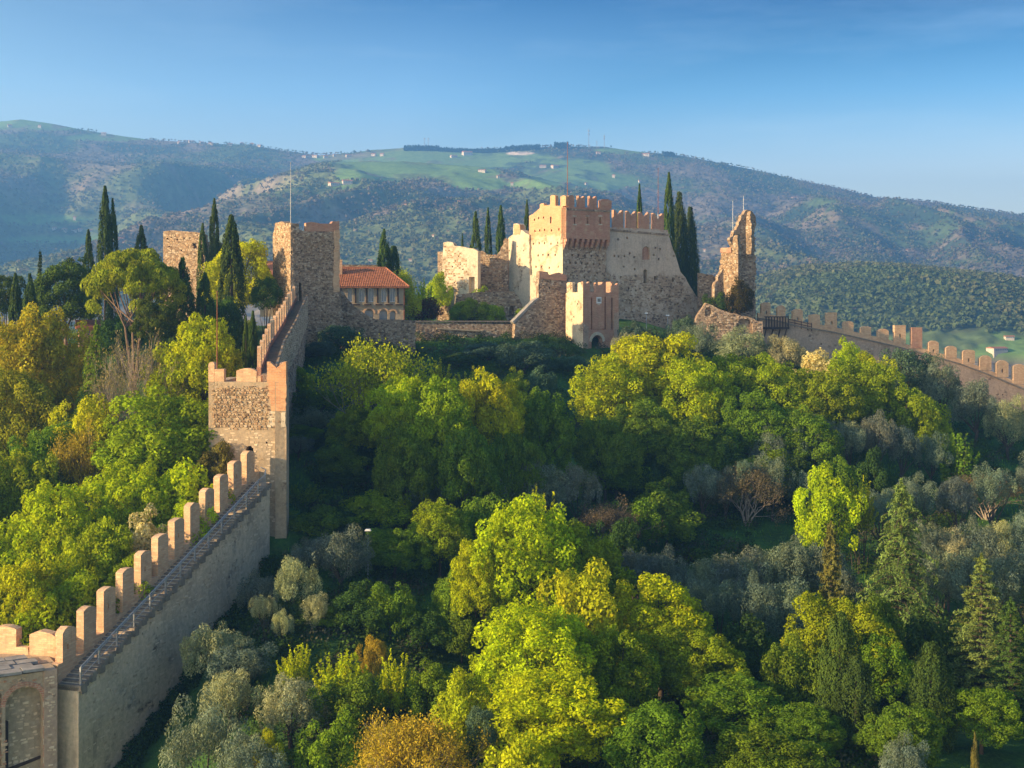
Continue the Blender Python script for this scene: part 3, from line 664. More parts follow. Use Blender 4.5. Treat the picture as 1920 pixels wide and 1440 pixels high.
# ---- small dark wall behind cypresses
FS = Fp(1330, 252, 6)
m = MB(); m.prism(FS, ragged(FS.tr([(1310, 600), (1350, 600), (1350, 525), (1335, 515), (1310, 512)]), rng, .6, .1, -3), -1, 0)
o = m.build('inner_wall', M['rubble_grey']); tag(o, 'short dark wall stretch between the big cypresses and the ruined tower', 'wall')

# ---- gate tower
FGt = Fp(1093, 216, 30)
gt = empty('gate_tower', FGt.P(0, 0, -9), 'red brick gate tower with arched doorway, tall drawbridge slots and a white plaque', 'castle tower')
uE = FGt.px(1160, 600)[0]
og = [(.02, -11), (uE, -11), (uE, FGt.px(1160, 549)[1]), (.02, FGt.px(1093, 547)[1])]
gcuts = [(arch_px(FGt, 1109, 1130, 628, 668), 1.6), (rect_px(FGt, 1108, 1111, 558, 618), .5), (rect_px(FGt, 1133.5, 1136.5, 557, 618), .5), (rect_px(FGt, 1146, 1149, 558, 618), .5), (rect_px(FGt, 1112, 1133, 616.5, 618.5), .25)]
wall('front_face', FGt, og, M['keep_shade'] if 0 else M['brick'], gt, 1.2, 0, gcuts)
a = arch_px(FGt, 1109, 1130, 628, 668); b_ = arch_px(FGt, 1105, 1134, 622, 668); nA = len(a)
m = MB()
for i in range(2, nA - 1):
    m.prism(FGt, [a[i], a[i + 1], b_[i + 1], b_[i]], .004, .10)
m.build('stone_arch', M['pale'], gt)
m = MB(); m.prism(FGt, FGt.tr([(1093.5, 660), (1103, 660), (1103, 612), (1093.5, 606)]), .004, .07); m.build('weathered_facing', M['pink'], gt)
m = MB(); m.prism(FGt, FGt.tr([(1150, 640), (1160, 640), (1160, 585), (1151, 588)]), .004, .07); m.build('weathered_facing', M['pink'], gt)
m = MB(); m.prism(FGt, rect_px(FGt, 1118, 1127, 557, 569), .004, .12); m.build('plaque', M['white'], gt)
m = MB(); m.prism(FGt, rect_px(FGt, 1120, 1125, 570, 572), .004, .1); m.build('plaque_ledge', M['pale'], gt)
m = MB(); m.prism(FGt, rect_px(FGt, 1119.5, 1125.5, 559.5, 566), .122, .15); m.build('worn_relief', M['slab'], gt)
dg_ = F(*FGt.a, -60)
ols = [(-5.4, -11), (-.02, -11), (-.02, FGt.px(1093, 547)[1]), (-5.4, FGt.px(1093, 547)[1] - .2)]
wall('sunlit_side', dg_, ols, M['keep'], gt, 1.1, 0, holes_px(dg_, [(1076, 594), (1083, 570)], .3))
m = MB(); m.box(FGt.off(-5.4), 1.2, uE, -1, 0, -11, 1.0); m.build('rear_face', M['brick'], gt)
m = MB(); m.box(F(*(FGt.a + FGt.d * uE), 120), .02, 5.5, -1.0, -.02, -11, 1.0); m.build('far_side_face', M['brick'], gt)
for x0, x1, yt, yb in ((1093.4, 1106, 528, 549), (1117, 1132, 530, 553), (1137, 1142, 533, 553), (1147, 1160, 531, 553)):
    if x1 - x0 > 7: merlon_px(FGt, x0, x1, yt, yb, 'tail', M['brick'], gt, -.6, -.02)
for x0, x1 in ((1062.5, 1073), (1083, 1092.5)):
    merlon_px(dg_, x0, x1, 529, 549, 'worn', M['keep'], gt, -.6, -.02)
for u in (1.0, 3.5): 
    m = MB(); fr_ = F(*(FGt.a + FGt.d * (uE - .4)), 120); m.box(fr_, u, u + 1.4, -.6, 0, .5, 2.9); m.build('merlon', M['brick'], gt)

# ---- wall left of the gate with its sloping coping
FE = Fp(1040, 221, 22)
ew = empty('barbican_wall', FE.P(0, 0, -9), 'grey stone barbican wall with a long sloping coping left of the gate tower', 'castle wall')
oe = FE.tr([(962, 690), (1093, 690), (1093, 560), (1062, 552), (1062, 516), (1048, 511), (1036, 515), (1029, 515), (1027, 510), (1011, 508), (1010, 560), (1001, 570), (985, 588), (966, 607)])
wall('wall_body', FE, ragged(oe, rng, 1.0, .08, -6), M['rubble_grey'], ew, 1.2, 0, holes_px(FE, [(1030, 540), (1045, 560), (1020, 590)], .3))
stones('facing_stones', FE, FE.tr([(975, 650), (1060, 650), (1060, 522), (1013, 515), (1012, 562), (975, 608)]), M['stones_grey'], ew, rng, w=(.3, .65), h=(.2, .34), proud=(.02, .08), keep=.7)
m = MB(); m.prism(FE, FE.tr([(964, 607), (1003, 567), (1009, 562), (1009, 558), (1001, 563), (961, 603)]), -1.3, .12); m.build('coping', M['slab'], ew)
m = MB(); m.prism(FE, FE.tr([(1011, 509), (1027, 510), (1028, 515), (1036, 515.5), (1048, 511.5), (1062, 516), (1062, 527), (1011, 522)]), .004, .1); m.build('brick_band', M['brick'], ew)

# ---- terrace wall
FT = Fp(840, 217, 16)
tw = empty('terrace_wall', FT.P(0, 0, -9), 'long low grey terrace wall with dark coping below the castle garden', 'wall')
wall('wall_body', FT, FT.tr([(770, 700), (985, 700), (985, 608), (770, 604)]), M['rubble_grey'], tw, 1.2)
stones('facing_stones', FT, FT.tr([(775, 660), (985, 660), (985, 618), (775, 616)]), M['stones_grey'], tw, rng, w=(.3, .7), h=(.2, .34), proud=(.02, .08), keep=.6)
for i in range(26):
    x0 = 776 + i * 8.0
    m = MB(); a = FT.px(x0, 606)[0]; b_ = FT.px(x0 + 7.6, 606)[0]; z = FT.px(x0, 604)[1]; z2 = FT.px(776, 604)[1]
    m.box(FT, a, b_, -1.25, .15, z + .0, z + .22); m.build('coping_stone', M['dark'] if 0 else M['step'], tw)
m = MB(); m.prism(FT, FT.tr([(818, 614.5), (905, 619.5), (905, 622), (818, 617)]), .004, .35); m.build('pale_ledge', M['ochre'], tw)

FT2 = Fp(700, 203, 14)
tw2 = empty('stone_ramp_wall', FT2.P(0, 0, -9), 'grey rubble wall sloping down from the square tower and levelling off in front of the arched house', 'wall')
o2 = FT2.tr([(632, 700), (779, 700), (779, 601), (704, 599), (690, 592), (668, 578), (650, 558), (640, 540), (632, 540)])
wall('wall_body', FT2, ragged(o2, rng, 1.5, .08, -6), M['rubble_grey'], tw2, 1.4, 0, holes_px(FT2, [(680, 618), (720, 630), (660, 600)], .3))
stones('facing_stones', FT2, FT2.tr([(640, 670), (776, 670), (776, 606), (706, 604), (690, 598), (660, 575), (642, 555)]), M['stones_grey'], tw2, rng, w=(.28, .6), h=(.2, .34), proud=(.03, .10), keep=.85)

# ---- house with loggia
FH = Fp(700, 216, 14)
hs_ = empty('loggia_house', FH.P(0, 0, -5), 'ochre two storey house with an orange tiled roof and round arches under tall windows', 'house')
uL = FH.px(622, 560)[0]; uR = FH.px(758, 560)[0]; zE = FH.px(700, 537)[1]
hc = []
wins = [(652, 661), (673, 684), (691, 701), (715, 725), (731, 741)]
wr = [rect_px(FH, a, b_, 540, 566) for a, b_ in wins]
ar = [arch_px(FH, a, b_, t_, 601) for a, b_, t_ in ((683, 701, 579), (711, 727, 580), (731, 742, 582))]
wall('front_wall', FH, [(uL, -8), (uR, -8), (uR, zE), (uL, zE)], M['ochre'], hs_, .5, 0, [(w_, .35) for w_ in wr] + [(a_, .4) for a_ in ar])
for w_ in wr:
    f_ = MB(); (a, z0), (b_, _), (_, z1), _ = w_
    for q in ((a, a + .08, z0, z1), (b_ - .08, b_, z0, z1), (a + .08, b_ - .08, z1 - .08, z1), (a + .08, b_ - .08, z0, z0 + .08), ((a + b_) / 2 - .03, (a + b_) / 2 + .03, z0 + .08, z1 - .08)):
        f_.box(FH, q[0], q[1], -.26, -.18, q[2], q[3])
    fo = f_.build('window', M['white'], hs_)
    g_ = MB(); g_.box(FH, a + .02, b_ - .02, -.33, -.27, z0 + .01, z1 - .01); g_.build('pane', M['glass'], fo)
for x in (666.5, 687.5, 708, 728, 746):
    m = MB(); u = FH.px(x, 550)[0]; m.box(FH, u - .12, u + .12, .003, .16, FH.px(700, 568)[1], zE - .02); m.build('timber_post', M['dark'], hs_)
for x in (645, 668, 689, 710, 729, 748):
    m = MB(); u = FH.px(x, 570)[0]; z = FH.px(700, 570)[1]; m.box(FH, u - .6, u + .6, .003, .45, z - .18, z); m.build('sill_ledge', M['dark'], hs_)
for a_ in ar:
    r_ = MB(); cx_ = (a_[0][0] + a_[1][0]) / 2; rr = (a_[1][0] - a_[0][0]) / 2; cz_ = a_[6][1] - rr
    for i in range(8):
        t0, t1 = math.pi * i / 8, math.pi * (i + 1) / 8
        r_.prism(FH, [(cx_ + rr * math.cos(t0), cz_ + rr * math.sin(t0)), (cx_ + (rr + .28) * math.cos(t0), cz_ + (rr + .28) * math.sin(t0)), (cx_ + (rr + .28) * math.cos(t1), cz_ + (rr + .28) * math.sin(t1)), (cx_ + rr * math.cos(t1), cz_ + rr * math.sin(t1))], .004, .08)
    r_.build('arch_ring', M['brick_pale'], hs_)
    g_ = MB(); g_.box(FH, a_[0][0] + .03, a_[1][0] - .03, -.39, -.36, a_[0][1] + .02, cz_ + rr * .6); g_.build('dark_glazing', M['glass'], hs_)
for u in (uL + .02,):
    m = MB(); m.box(F(*(FH.a + FH.d * uR), 104), .05, 7.0, -.5, 0, -8, zE); m.build('side_wall', M['ochre'], hs_)
m = MB(); m.box(FH.off(-7.5), uL, uR - .6, -.4, 0, -8, zE); m.build('rear_wall', M['ochre'], hs_)
m = MB(); m.box(F(*(FH.a + FH.d * uR), 104), -.06, .12, -.1, .06, -8, zE - .1); m.build('downpipe', M['rust'], hs_)
# hipped roof: deck plus rows of barrel tiles
zR = FH.px(690, 508)[1] + .6; e0, e1 = uL - .3, uR + .75; oF, oM, oB = .75, -4.1, -8.6; hip = 3.3
A = [FH.P(e0, oF, zE - .1), FH.P(e1, oF, zE - .1), FH.P(e1, oB, zE - .1), FH.P(e0, oB, zE - .1), FH.P(e0, oM, zR), FH.P(e1 - hip, oM, zR)]
B = [p - Vector((0, 0, .16)) for p in A]
m = MB(); m.add(A + B, [(0, 1, 5, 4), (1, 2, 5), (2, 3, 4, 5), (3, 0, 4), (0, 6, 7, 1), (1, 7, 8, 2), (2, 8, 9, 3), (3, 9, 6, 0), (6, 9, 8, 7)])
roof = m.build('roof', M['tile'], hs_)
m = MB(); k = 0
def tilerow(p, q, n, r=.10):
    p = Vector(p); q = Vector(q); 
    for i in range(n):
        a = p.lerp(q, i / n); b_ = p.lerp(q, (i + 1.08) / n); dz = Vector((0, 0, .035))
        d = (b_ - a).normalized(); s_ = d.cross(Vector((0, 0, 1))).normalized(); up_ = s_.cross(d)
        vs_ = []
        for P_, rr in ((a + dz, r * 1.1), (b_, r * .85)):
            vs_ += [P_ - s_ * rr, P_ - s_ * rr * .5 + up_ * rr * .8, P_ + s_ * rr * .5 + up_ * rr * .8, P_ + s_ * rr]
        m.add(vs_, [(0, 1, 5, 4), (1, 2, 6, 5), (2, 3, 7, 6), (0, 3, 2, 1)])
u = e0 + .1
while u < e1 - .05:
    t1 = 1.0 if u < e1 - hip else max(0, (e1 - u) / hip)
    if t1 > .05: tilerow(FH.P(u, oF + .05, zE - .09), FH.P(u, oF + (oM - oF) * t1, zE - .09 + (zR - zE + .1) * t1), max(1, int(12 * t1)))
    u += .30
v = oF - .2
while v > oB:
    t1 = (oF - v) / (oF - oM) if v > oM else (v - oB) / (oM - oB)
    if t1 > .05: tilerow(FH.P(e1 + .05, v, zE - .09), FH.P(e1 - hip * t1, v, zE - .09 + (zR - zE + .1) * t1), max(1, int(8 * t1)))
    v -= .30
me = m.mesh('roof_tiles', M['tile'], hs_.location, recalc=False)
a_ = me.attributes.new('lv', 'FLOAT', 'FACE'); o = link_mesh('roof_tiles', me, hs_); o['kind'] = 'stuff'
m = MB(); m.tube([FH.P(e0, oM, zR + .05), FH.P(e1 - hip, oM, zR + .05)], .16, 6); m.tube([FH.P(e1 - hip, oM, zR + .05), FH.P(e1, oF, zE)], .14, 6); m.build('ridge_tiles', M['tile'], hs_)
m = MB(); m.box(FH, uL + 1.2, uL + 2.0, -3, -2.2, zE + 1, FH.px(640, 488)[1] + .2); m.build('chimney', M['brick_pale'], hs_)
m = MB(); m.box(FH, e0, e1 - 1.5, -12.5, -11.8, -6, zR + .75); o = m.build('crumbling_parapet', M['rubble']); tag(o, 'long low crumbling parapet just behind the orange tiled roof', 'wall')

# ---- square grey tower (upper)
FM = Fp(545, 190, 30)
mt = empty('square_stone_tower', FM.P(0, 0, -8), 'square grey rubble watchtower with one golden sunlit side above the long stair', 'castle tower')
um = FM.px(636, 560)[0]
om = [(.02, -13)] + FM.tr([(652, 700), (650, 620), (643, 570), (636, 535), (636, 440), (573, 436), (568, 434), (559, 430), (552, 421), (546, 419)])[0:]
om = [(.02, -13), (um + .9, -13)] + FM.tr([(647, 640), (642, 590), (636, 545), (636, 434), (573, 434), (567, 433), (560, 429), (553, 421)]) + [(.02, FM.px(545, 419)[1])]
door = arch_px(FM, 554, 566, 529, 566)
mc_ = holes_px(FM, [(600, 470), (575, 500), (612, 520), (590, 560), (622, 475), (566, 470), (604, 600), (580, 620)], .26)
wall('shaded_face', FM, om, M['rubble_grey'], mt, 1.3, 0, [(door, 1.25)] + mc_)
stones('rubble_stones', FM, [(.1, -10), (um + .4, -10)] + FM.tr([(640, 590), (635, 540), (635, 440), (573, 438), (560, 434), (550, 424)]) + [(.1, FM.px(545, 426)[1])], M['stones_grey'], mt, rng, w=(.24, .5), h=(.18, .30), proud=(.03, .12), keep=.94, holes=[door] + [c[0] for c in mc_])
FMl = F(*FM.a, -60); ul = FMl.px(511, 500)[0]
oml = [(ul, -13), (-.02, -13), (-.02, FM.px(545, 419)[1])] + FMl.tr([(535, 419), (528, 415), (516, 418), (514, 432), (511.5, 440)])
mcl = holes_px(FMl, [(520, 455), (528, 480), (535, 500), (524, 520), (530, 445), (516, 500), (528, 550), (521, 580)], .3)
wall('sunlit_face', FMl, ragged(oml, rng, 1.0, .08, -6), M['rubble'], mt, 1.3, 0, mcl)
stones('rubble_stones', FMl, [(ul + .1, -9), (-.1, -9), (-.1, FM.px(545, 424)[1])] + FMl.tr([(528, 420), (516, 424), (512, 445)]), M['stones_warm'], mt, rng, w=(.28, .6), h=(.2, .34), proud=(.02, .06), keep=.75, holes=[c[0] for c in mcl])
m = MB(); m.prism(FM, ragged(FM.tr([(574, 434), (636, 434), (636, 414), (624, 415), (621, 419), (600, 419), (585, 416), (574, 418)]), rng, .5, .04), -.8, -.02); m.build('brick_parapet', M['brick'], mt)
mcorner = FM.tr([(606 + 20, 520), (636, 520), (636, 430), (624, 430)])
m = MB(); m.prism(FM, ragged([(um - 1.0, 1)] + [(um + .02, 1), (um + .02, FM.px(636, 432)[1]), (um - .8, FM.px(636, 432)[1])], rng, .5, .12), .004, .12); m.build('brick_quoins', M['brick_pale'], mt)
m = MB(); m.box(FM.off(-um), 1.3, um, -1.2, 0, -13, 9.2); m.build('rear_face', M['rubble'], mt)
m = MB(); m.box(F(*(FM.a + FM.d * um), 120), .02, um, -1.2, 0, -13, 9.3); m.build('far_side_face', M['rubble_grey'], mt)
m = MB(); m.flat(FM, [(1.2, -1.2), (um - 1.1, -1.2), (um - 1.1, -um), (1.2, -um)], 7.4, 7.7); m.build('roof_floor', M['slab'], mt)

# ---- lower near tower
FN = Fp(537, 125, -2)
nt_ = empty('lower_brick_tower', FN.P(0, 0, -22), 'near battlemented watchtower with a golden rubble face and an orange brick corner merlon', 'castle tower')
uA = FN.px(391, 760)[0]
sill = FN.px(450, 716)[1]
dN = arch_px(FN, 461, 475, 836, 885)
on = [(uA, -30), (-.0, -30), (-.0, sill), (uA, sill)]
ncut = [(dN, 1.25)] + holes_px(FN, [(521, 964), (470, 800), (505, 905), (440, 740), (500, 830)], .18)
wall('front_face', FN, on, M['tower_low'], nt_, 1.2, 0, ncut)
stones('rubble_stones', FN, ragged([(uA + .1, FN.px(400, 800)[1])] + FN.tr([(400, 800), (470, 806), (533, 800), (533, 770), (508, 768), (506, 722), (396, 722)])[0:], rng, .9, .15), M['stones_warm'], nt_, rng, w=(.20, .46), h=(.15, .27), proud=(.04, .13), keep=.95, holes=[dN], jit=.045)
stones('scattered_stones', FN, [(uA + .3, FN.px(400, 980)[1])] + FN.tr([(530, 985), (533, 802), (400, 800)]), M['stones_pale'], nt_, rng, w=(.25, .6), h=(.15, .28), proud=(-.01, .03), keep=.45, holes=[dN])
m = MB(); m.prism(FN, ragged(FN.tr([(509, 770), (536.6, 770), (536.6, 716), (504, 716), (506, 740)]), rng, .35, .08), .004, .15); m.build('brick_corner', M['keep_brick'], nt_)
m = MB(); m.prism(FN, ragged(FN.tr([(500, 800), (536.6, 800), (536.6, 771), (505, 771)]), rng, .35, .1), .004, .06); m.build('lime_patch', M['pale'], nt_)
for x0, x1, yt, yb, st in ((390.5, 402, 679, 717, 'worn'), (402.3, 420, 692, 717, 'flat'), (443, 481, 691, 717, 'dome'), (482.5, 489, 705, 717, 'flat')):
    merlon_px(FN, x0, x1, yt, yb, st, M['brick_pale'], nt_, -.75, -.01)
merlon_px(FN, 501, 536.8, 678, 717, 'tail', M['keep_brick'], nt_, -.75, .1)
wN = -uA
FNr = F(*FN.a, 98)
m = MB(); m.box(FNr, .03, wN, -1.1, -.02, -30, sill); m.build('right_face', M['tower_low'], nt_)
FNl = F(*(FN.a + FN.d * uA), 88)
m = MB(); m.box(FNl, .03, wN, -1.1 + 1.12, 1.1, -30, sill); m.build('left_face', M['tower_low'], nt_)
m = MB(); m.box(FN.off(-wN + .3), uA + 1.2, -1.9, -1.0, 0, -30, sill - .6); m.build('rear_face', M['tower_low'], nt_)
m = MB(); m.flat(FN, [(uA + 1.1, -1.2), (-1.2, -1.2), (-1.2, -wN), (uA + 1.1, -wN)], sill - 1.5, sill - 1.2); m.build('roof_floor', M['slab'], nt_)
for fr_, us in ((FNr, (1.6, 4.0)),):
    for u in us:
        m = MB(); m.prism(fr_, [(u + a, sill + b_) for a, b_ in tail(1.3, 1.7)], -.75, -.05); m.build('merlon', M['brick'], nt_)

# ---- lower stair wall in the foreground
P0 = Vector(((118 - CX) / FPX * 95, 95.0)); P1 = Vector(((438 - CX) / FPX * 120, 120.0)); dW = (P1 - P0); LW = dW.length
FLW = F(P0.x, P0.y, math.degrees(math.atan2(dW.y, dW.x)))
zt0 = (HZ - 1183) / FPX * 95; zt1 = (HZ - 868) / FPX * 120; SL = (zt1 - zt0) / LW
zw = lambda s: zt0 - 3.55 + SL * s
lwl = empty('battlemented_stair_wall', (P0.x, P0.y, -32), 'long pale rendered wall climbing from the lower left with merlons, steps and a handrail', 'castle wall')
sA, sB = -.6, LW + 3.9
body = [(sA, -46), (sB, -46), (sB, zw(sB) - .12), (sA, zw(sA) - .12)]
lwcut = []
for i in range(24):
    s = .8 + i * 1.1 + rng.uniform(0, .5); lwcut += [([(s, zw(s) - d_), (s + .16, zw(s) - d_), (s + .16, zw(s) - d_ + .16), (s, zw(s) - d_ + .16)], .3) for d_ in (rng.uniform(1.0, 3.4),)]
wall('wall_body', FLW, body, M['wallface'], lwl, 2.5, 1.75, lwcut)
stones('facing_stones', FLW.off(1.75), [(0, zw(0) - 9), (sB - .2, zw(sB) - 13), (sB - .2, zw(sB) - .6), (0, zw(0) - .6)], M['stones_pale'], lwl, rng, w=(.3, .9), h=(.16, .3), proud=(-.015, .028), keep=.5, holes=[c[0] for c in lwcut])
# ragged brown ledge stones under every few steps
for i in range(26):
    s = -.4 + i * 1.15; m = MB(); m.box(FLW, s, s + .62, 1.755, 1.93, zw(s) - rng.uniform(.55, .75), zw(s) - .20); m.build('ledge_stone', M['step'], lwl)
# steps (one block each) and the parapet bays with merlons
st_ = MB(); st_.box(F(0, 0, FLW.th), 0, .50, 0, 1.93, -.42, 0); sme = st_.mesh('step', M['step'])
n_st = int((sB - sA) / .5)
for i in range(n_st):
    s = sA + i * .5; o = link_mesh('step', sme, lwl); p = FLW.P(s, .02, zw(s) + .02)
    o.location = p - lwl.location
par = MB()
nm = 14; sp_m = LW / 10.0
for i in range(-0, nm - 1):
    s0 = i * sp_m
    if s0 > sB - 1: break
    zb_ = zw(s0 + .7)
    par = MB(); par.box(FLW, s0 - .02 if i else sA, s0 + sp_m - .021, -.74, 0, zw(s0) - 1.5, zb_ + .95); par.build('parapet_bay', M['brick_pale'], lwl)
    w_ = 1.62; h_ = 2.45 - (.3 if i > 10 else 0)
    m = MB(); ou = worn(w_, h_, rng); m.prism(FLW, [(s0 + u, zb_ + .95 + z * 1.0) for u, z in ou], -.66, -.02)
    mo_ = m.build('merlon', M['brick_pale'], lwl)
    if i % 2 == 0:
        k = MB(); k.box(FLW, s0 + .55, s0 + .75, -1.2, .4, zb_ + 1.75, zb_ + 2.15); carve(mo_, k, lwl.location)
# handrail
rail = empty('handrail', FLW.P(0, 1.7, zw(0)), 'grey metal handrail with posts along the near edge of the foreground stair', 'handrail')
zr = lambda s: zw(s) + .05
sR0, sR1 = -.3, LW + 1.6
for z_, r_ in ((1.15, .055), (1.02, .04), (.38, .03)):
    m = MB(); m.tube([FLW.P(sR0 + (sR1 - sR0) * i / 12, 1.72 + (.05 if z_ == 1.02 else 0), zr(sR0 + (sR1 - sR0) * i / 12) + z_) for i in range(13)], r_, 6); m.build('rail', M['metal'], rail)
for i in range(13):
    s = sR0 + (sR1 - sR0) * i / 12
    m = MB(); m.box(FLW, s - .06, s + .06, 1.66, 1.78, zr(s) - .2, zr(s) + 1.12); m.build('post', M['metal'], rail)
m = MB(); m.tube([FLW.P(sR1, 1.72, zr(sR1) + 1.15), FLW.P(sR1 + .9, 2.0, zr(sR1 + .8) + 1.2), FLW.P(sR1 + 1.2, 1.9, zr(sR1 + 1.2) + 1.6), FLW.P(sR1 + 1.5, 1.2, zr(sR1 + 1.6) + 1.6)], .05, 6); m.build('curved_rail_end', M['metal'], rail)
for i in range(6):
    s = sR1 + .3 + i * .2; m = MB(); m.box(FLW, s - .025, s + .025, 1.8, 1.85, zr(s) - .3, zr(s) + 1.15 + i * .06); m.build('baluster', M['metal'], rail)

# ---- bastion at the lower left
FBa = Fp(106, 93.2, 32)
bs = empty('stone_bastion', FBa.P(0, 0, -32), 'old stone bastion with tall blind arch and slab paved top at lower left corner', 'castle bastion')
zB = FBa.px(60, 1262)[1]
na = arch_px(FBa, 10, 80, 1282, 1560)
wall('arched_face', FBa, [(-9, -50), (0, -50), (0, zB), (-9, zB)], M['brick_pale'] if 0 else M['tower_low'], bs, 2.2, 0, [(na, .75), (rect_px(FBa, -30, 3, 1300, 1500), .8)])
stones('facing_stones', FBa, [(-5.2, -46), (-1, -46), (-1, zB - .1), (-5.2, zB - .1)], M['stones_brick'], bs, rng, w=(.25, .5), h=(.14, .24), proud=(.0, .035), keep=.6, holes=[na])
stones('facing_stones', FBa.off(.14), [(-.88, -46), (0, -46), (0, zB - .1), (-.88, zB - .1)], M['stones_pale'], bs, rng, w=(.25, .5), h=(.14, .24), proud=(.0, .04), keep=.7)
stones('niche_stones', FBa.off(-.75), [(p[0], p[1]) for p in na], M['stones_pale'], bs, rng, w=(.3, .6), h=(.16, .28), proud=(.0, .02), keep=.4)
a = na; cx_ = (a[0][0] + a[1][0]) / 2; rr = (a[1][0] - a[0][0]) / 2; cz_ = a[6][1] - rr
for i in range(14):
    t0, t1 = math.pi * i / 14, math.pi * (i + .93) / 14; m = MB()
    m.prism(FBa, [(cx_ + (rr + .02) * math.cos(t0), cz_ + (rr + .02) * math.sin(t0)), (cx_ + (rr + .34) * math.cos(t0), cz_ + (rr + .34) * math.sin(t0)), (cx_ + (rr + .34) * math.cos(t1), cz_ + (rr + .34) * math.sin(t1)), (cx_ + (rr + .02) * math.cos(t1), cz_ + (rr + .02) * math.sin(t1))], .004, .07)
    m.build('arch_stone', M['brick'], bs)
for i in range(12):
    z = cz_ - .45 * (i + 1); m = MB(); m.box(FBa, cx_ + rr + .03, cx_ + rr + .03 + rng.choice((.3, .5)), .004, .06, z + .03, z + .43); m.build('quoin', M['brick' if i % 3 else 'pale'], bs)
inn = FBa.off(-.75); m = MB(); z0 = inn.px(40, 1432)[1]; m.prism(inn, inn.tr([(8, 1442), (76, 1416), (76, 1421), (8, 1449)]), .004, .12); m.build('sloping_timber', M['dark'], bs)
m = MB(); m.prism(inn, inn.tr([(9, 1460), (15, 1460), (15, 1352), (9, 1350)]), .004, .1); m.build('slot_shade', M['dark'], bs)  # raised dark strip painted for the shade inside a slot
m = MB(); m.prism(FBa, [(-.9, -50), (.02, -50), (.02, zB + .05), (-.9, zB + .05)], .004, .14); m.build('corner_pier', M['pink'], bs)
for i in range(5):
    for j in range(4):
        u = -.9 - i * 1.55 - (j % 2) * .5; v = .25 - j * 1.15; m = MB(); dz = rng.uniform(0, .12)
        m.flat(FBa, [(u - 1.45, v - 1.08 + rng.uniform(0, .1)), (u, v - 1.06), (u + .02, v), (u - 1.47, v - rng.uniform(0, .1))], zB + .004 + dz, zB + .2 + dz); m.build('paving_slab', M['slab'], bs)
m = MB(); m.flat(FBa, [(-9, -2.1), (.3, -2.1), (.3, -6.5), (-9, -6.5)], -50, zB); m.build('core', M['tower_low'], bs)
FU = Fp(105, 96.5, -12)
mm2 = empty('short_merlon_wall', FU.P(0, 0, -29), 'short golden brick battlement behind the paved bastion top at the lower left', 'castle wall')
wall('parapet', FU, FU.tr([(-90, 1330), (104, 1330), (104, 1252), (55, 1240), (52, 1214), (-90, 1206)]), M['brick_pale'], mm2, .8)
for x0, x1, yt, yb in ((-70, -25, 1172, 1212), (-12, 30, 1176, 1214), (55, 103, 1187, 1254)):
    merlon_px(FU, x0, x1, yt, yb, 'worn', M['brick_pale'], mm2, -.78, -.01)

# ---- stair wall between the two towers
SP = [Vector(((496 - CX) / FPX * 131, 131.0)), Vector(((513 - CX) / FPX * 147, 147)), Vector(((537 - CX) / FPX * 164, 164)), Vector(((552 - CX) / FPX * 178, 178)), Vector(((560.5 - CX) / FPX * 189, 189))]
SZ = [(HZ - 700) / FPX * 131, (HZ - 652) / FPX * 147, (HZ - 612) / FPX * 164, (HZ - 580) / FPX * 178, (HZ - 563) / FPX * 189]
sw = empty('upper_stair_wall', (SP[0].x, SP[0].y, -16), 'narrow brick stair wall rising from the near tower to the square grey tower', 'castle wall')
for i in range(4):
    a, b_ = SP[i], SP[i + 1]; d = b_ - a; l = d.length; fr_ = F(a.x, a.y, math.degrees(math.atan2(d.y, d.x)))
    z0, z1 = SZ[i], SZ[i + 1]; sl_ = (z1 - z0) / l
    m = MB(); m.prism(fr_, [(-.2, -24), (l + .1, -24), (l + .1, z1 - .15), (-.2, z0 - .15)], -.35 - i * .002, 1.05 + i * .002); m.build('wall_body', M['pink'], sw)
    m = MB(); m.prism(fr_, [(-.05, z0 - .9), (l + .05, z1 - .9), (l + .05, z1 + .8), (-.05, z0 + .8)], 1.06 + i * .003, 1.3 + i * .003); m.build('right_parapet', M['rubble'], sw)
    frs = fr_.off(1.31 + i * .003); stones('facing_stones', frs, [(.05, z0 - 3.5), (l - .05, z1 - 3.5), (l - .05, z1 + .7), (.05, z0 + .7)], M['stones_pale'], sw, rng, w=(.25, .55), h=(.18, .3), proud=(.0, .05), keep=.7)
    frs = fr_.off(1.06); stones('facing_stones', frs, [(.05, z0 - 12), (l - .05, z1 - 12), (l - .05, z1 - 1), (.05, z0 - 1)], M['stones_grey'], sw, rng, w=(.25, .6), h=(.2, .34), proud=(.0, .07), keep=.8)
    m = MB(); m.prism(fr_, [(-.05, z0 - 2.5), (l + .05, z1 - 2.5), (l + .05, z1 + .55), (-.05, z0 + .55)], -.8 - i * .003, -.36 - i * .003); m.build('left_parapet', M['brick'], sw)
    n = int(l / .45)
    tm_ = MB(); tm_.box(F(0, 0, fr_.th), 0, .46, 0, 1.38, -.35, 0); tme = tm_.mesh('step', M['step'])
    for k in range(n):
        o = link_mesh('step', tme, sw); s = k * l / n; o.location = fr_.P(s, -.34, z0 + sl_ * s) - sw.location
    n = int(l / 3.3)
    for k in range(n):
        s = .5 + k * l / n; h_ = 2.35
        m = MB(); m.prism(fr_, [(s + u, z0 + sl_ * s + .35 + z) for u, z in worn(1.25, h_ - .3 * (i > 2), rng)], -.78 - i * .003, -.37 - i * .003); m.build('merlon', M['brick_pale'], sw)

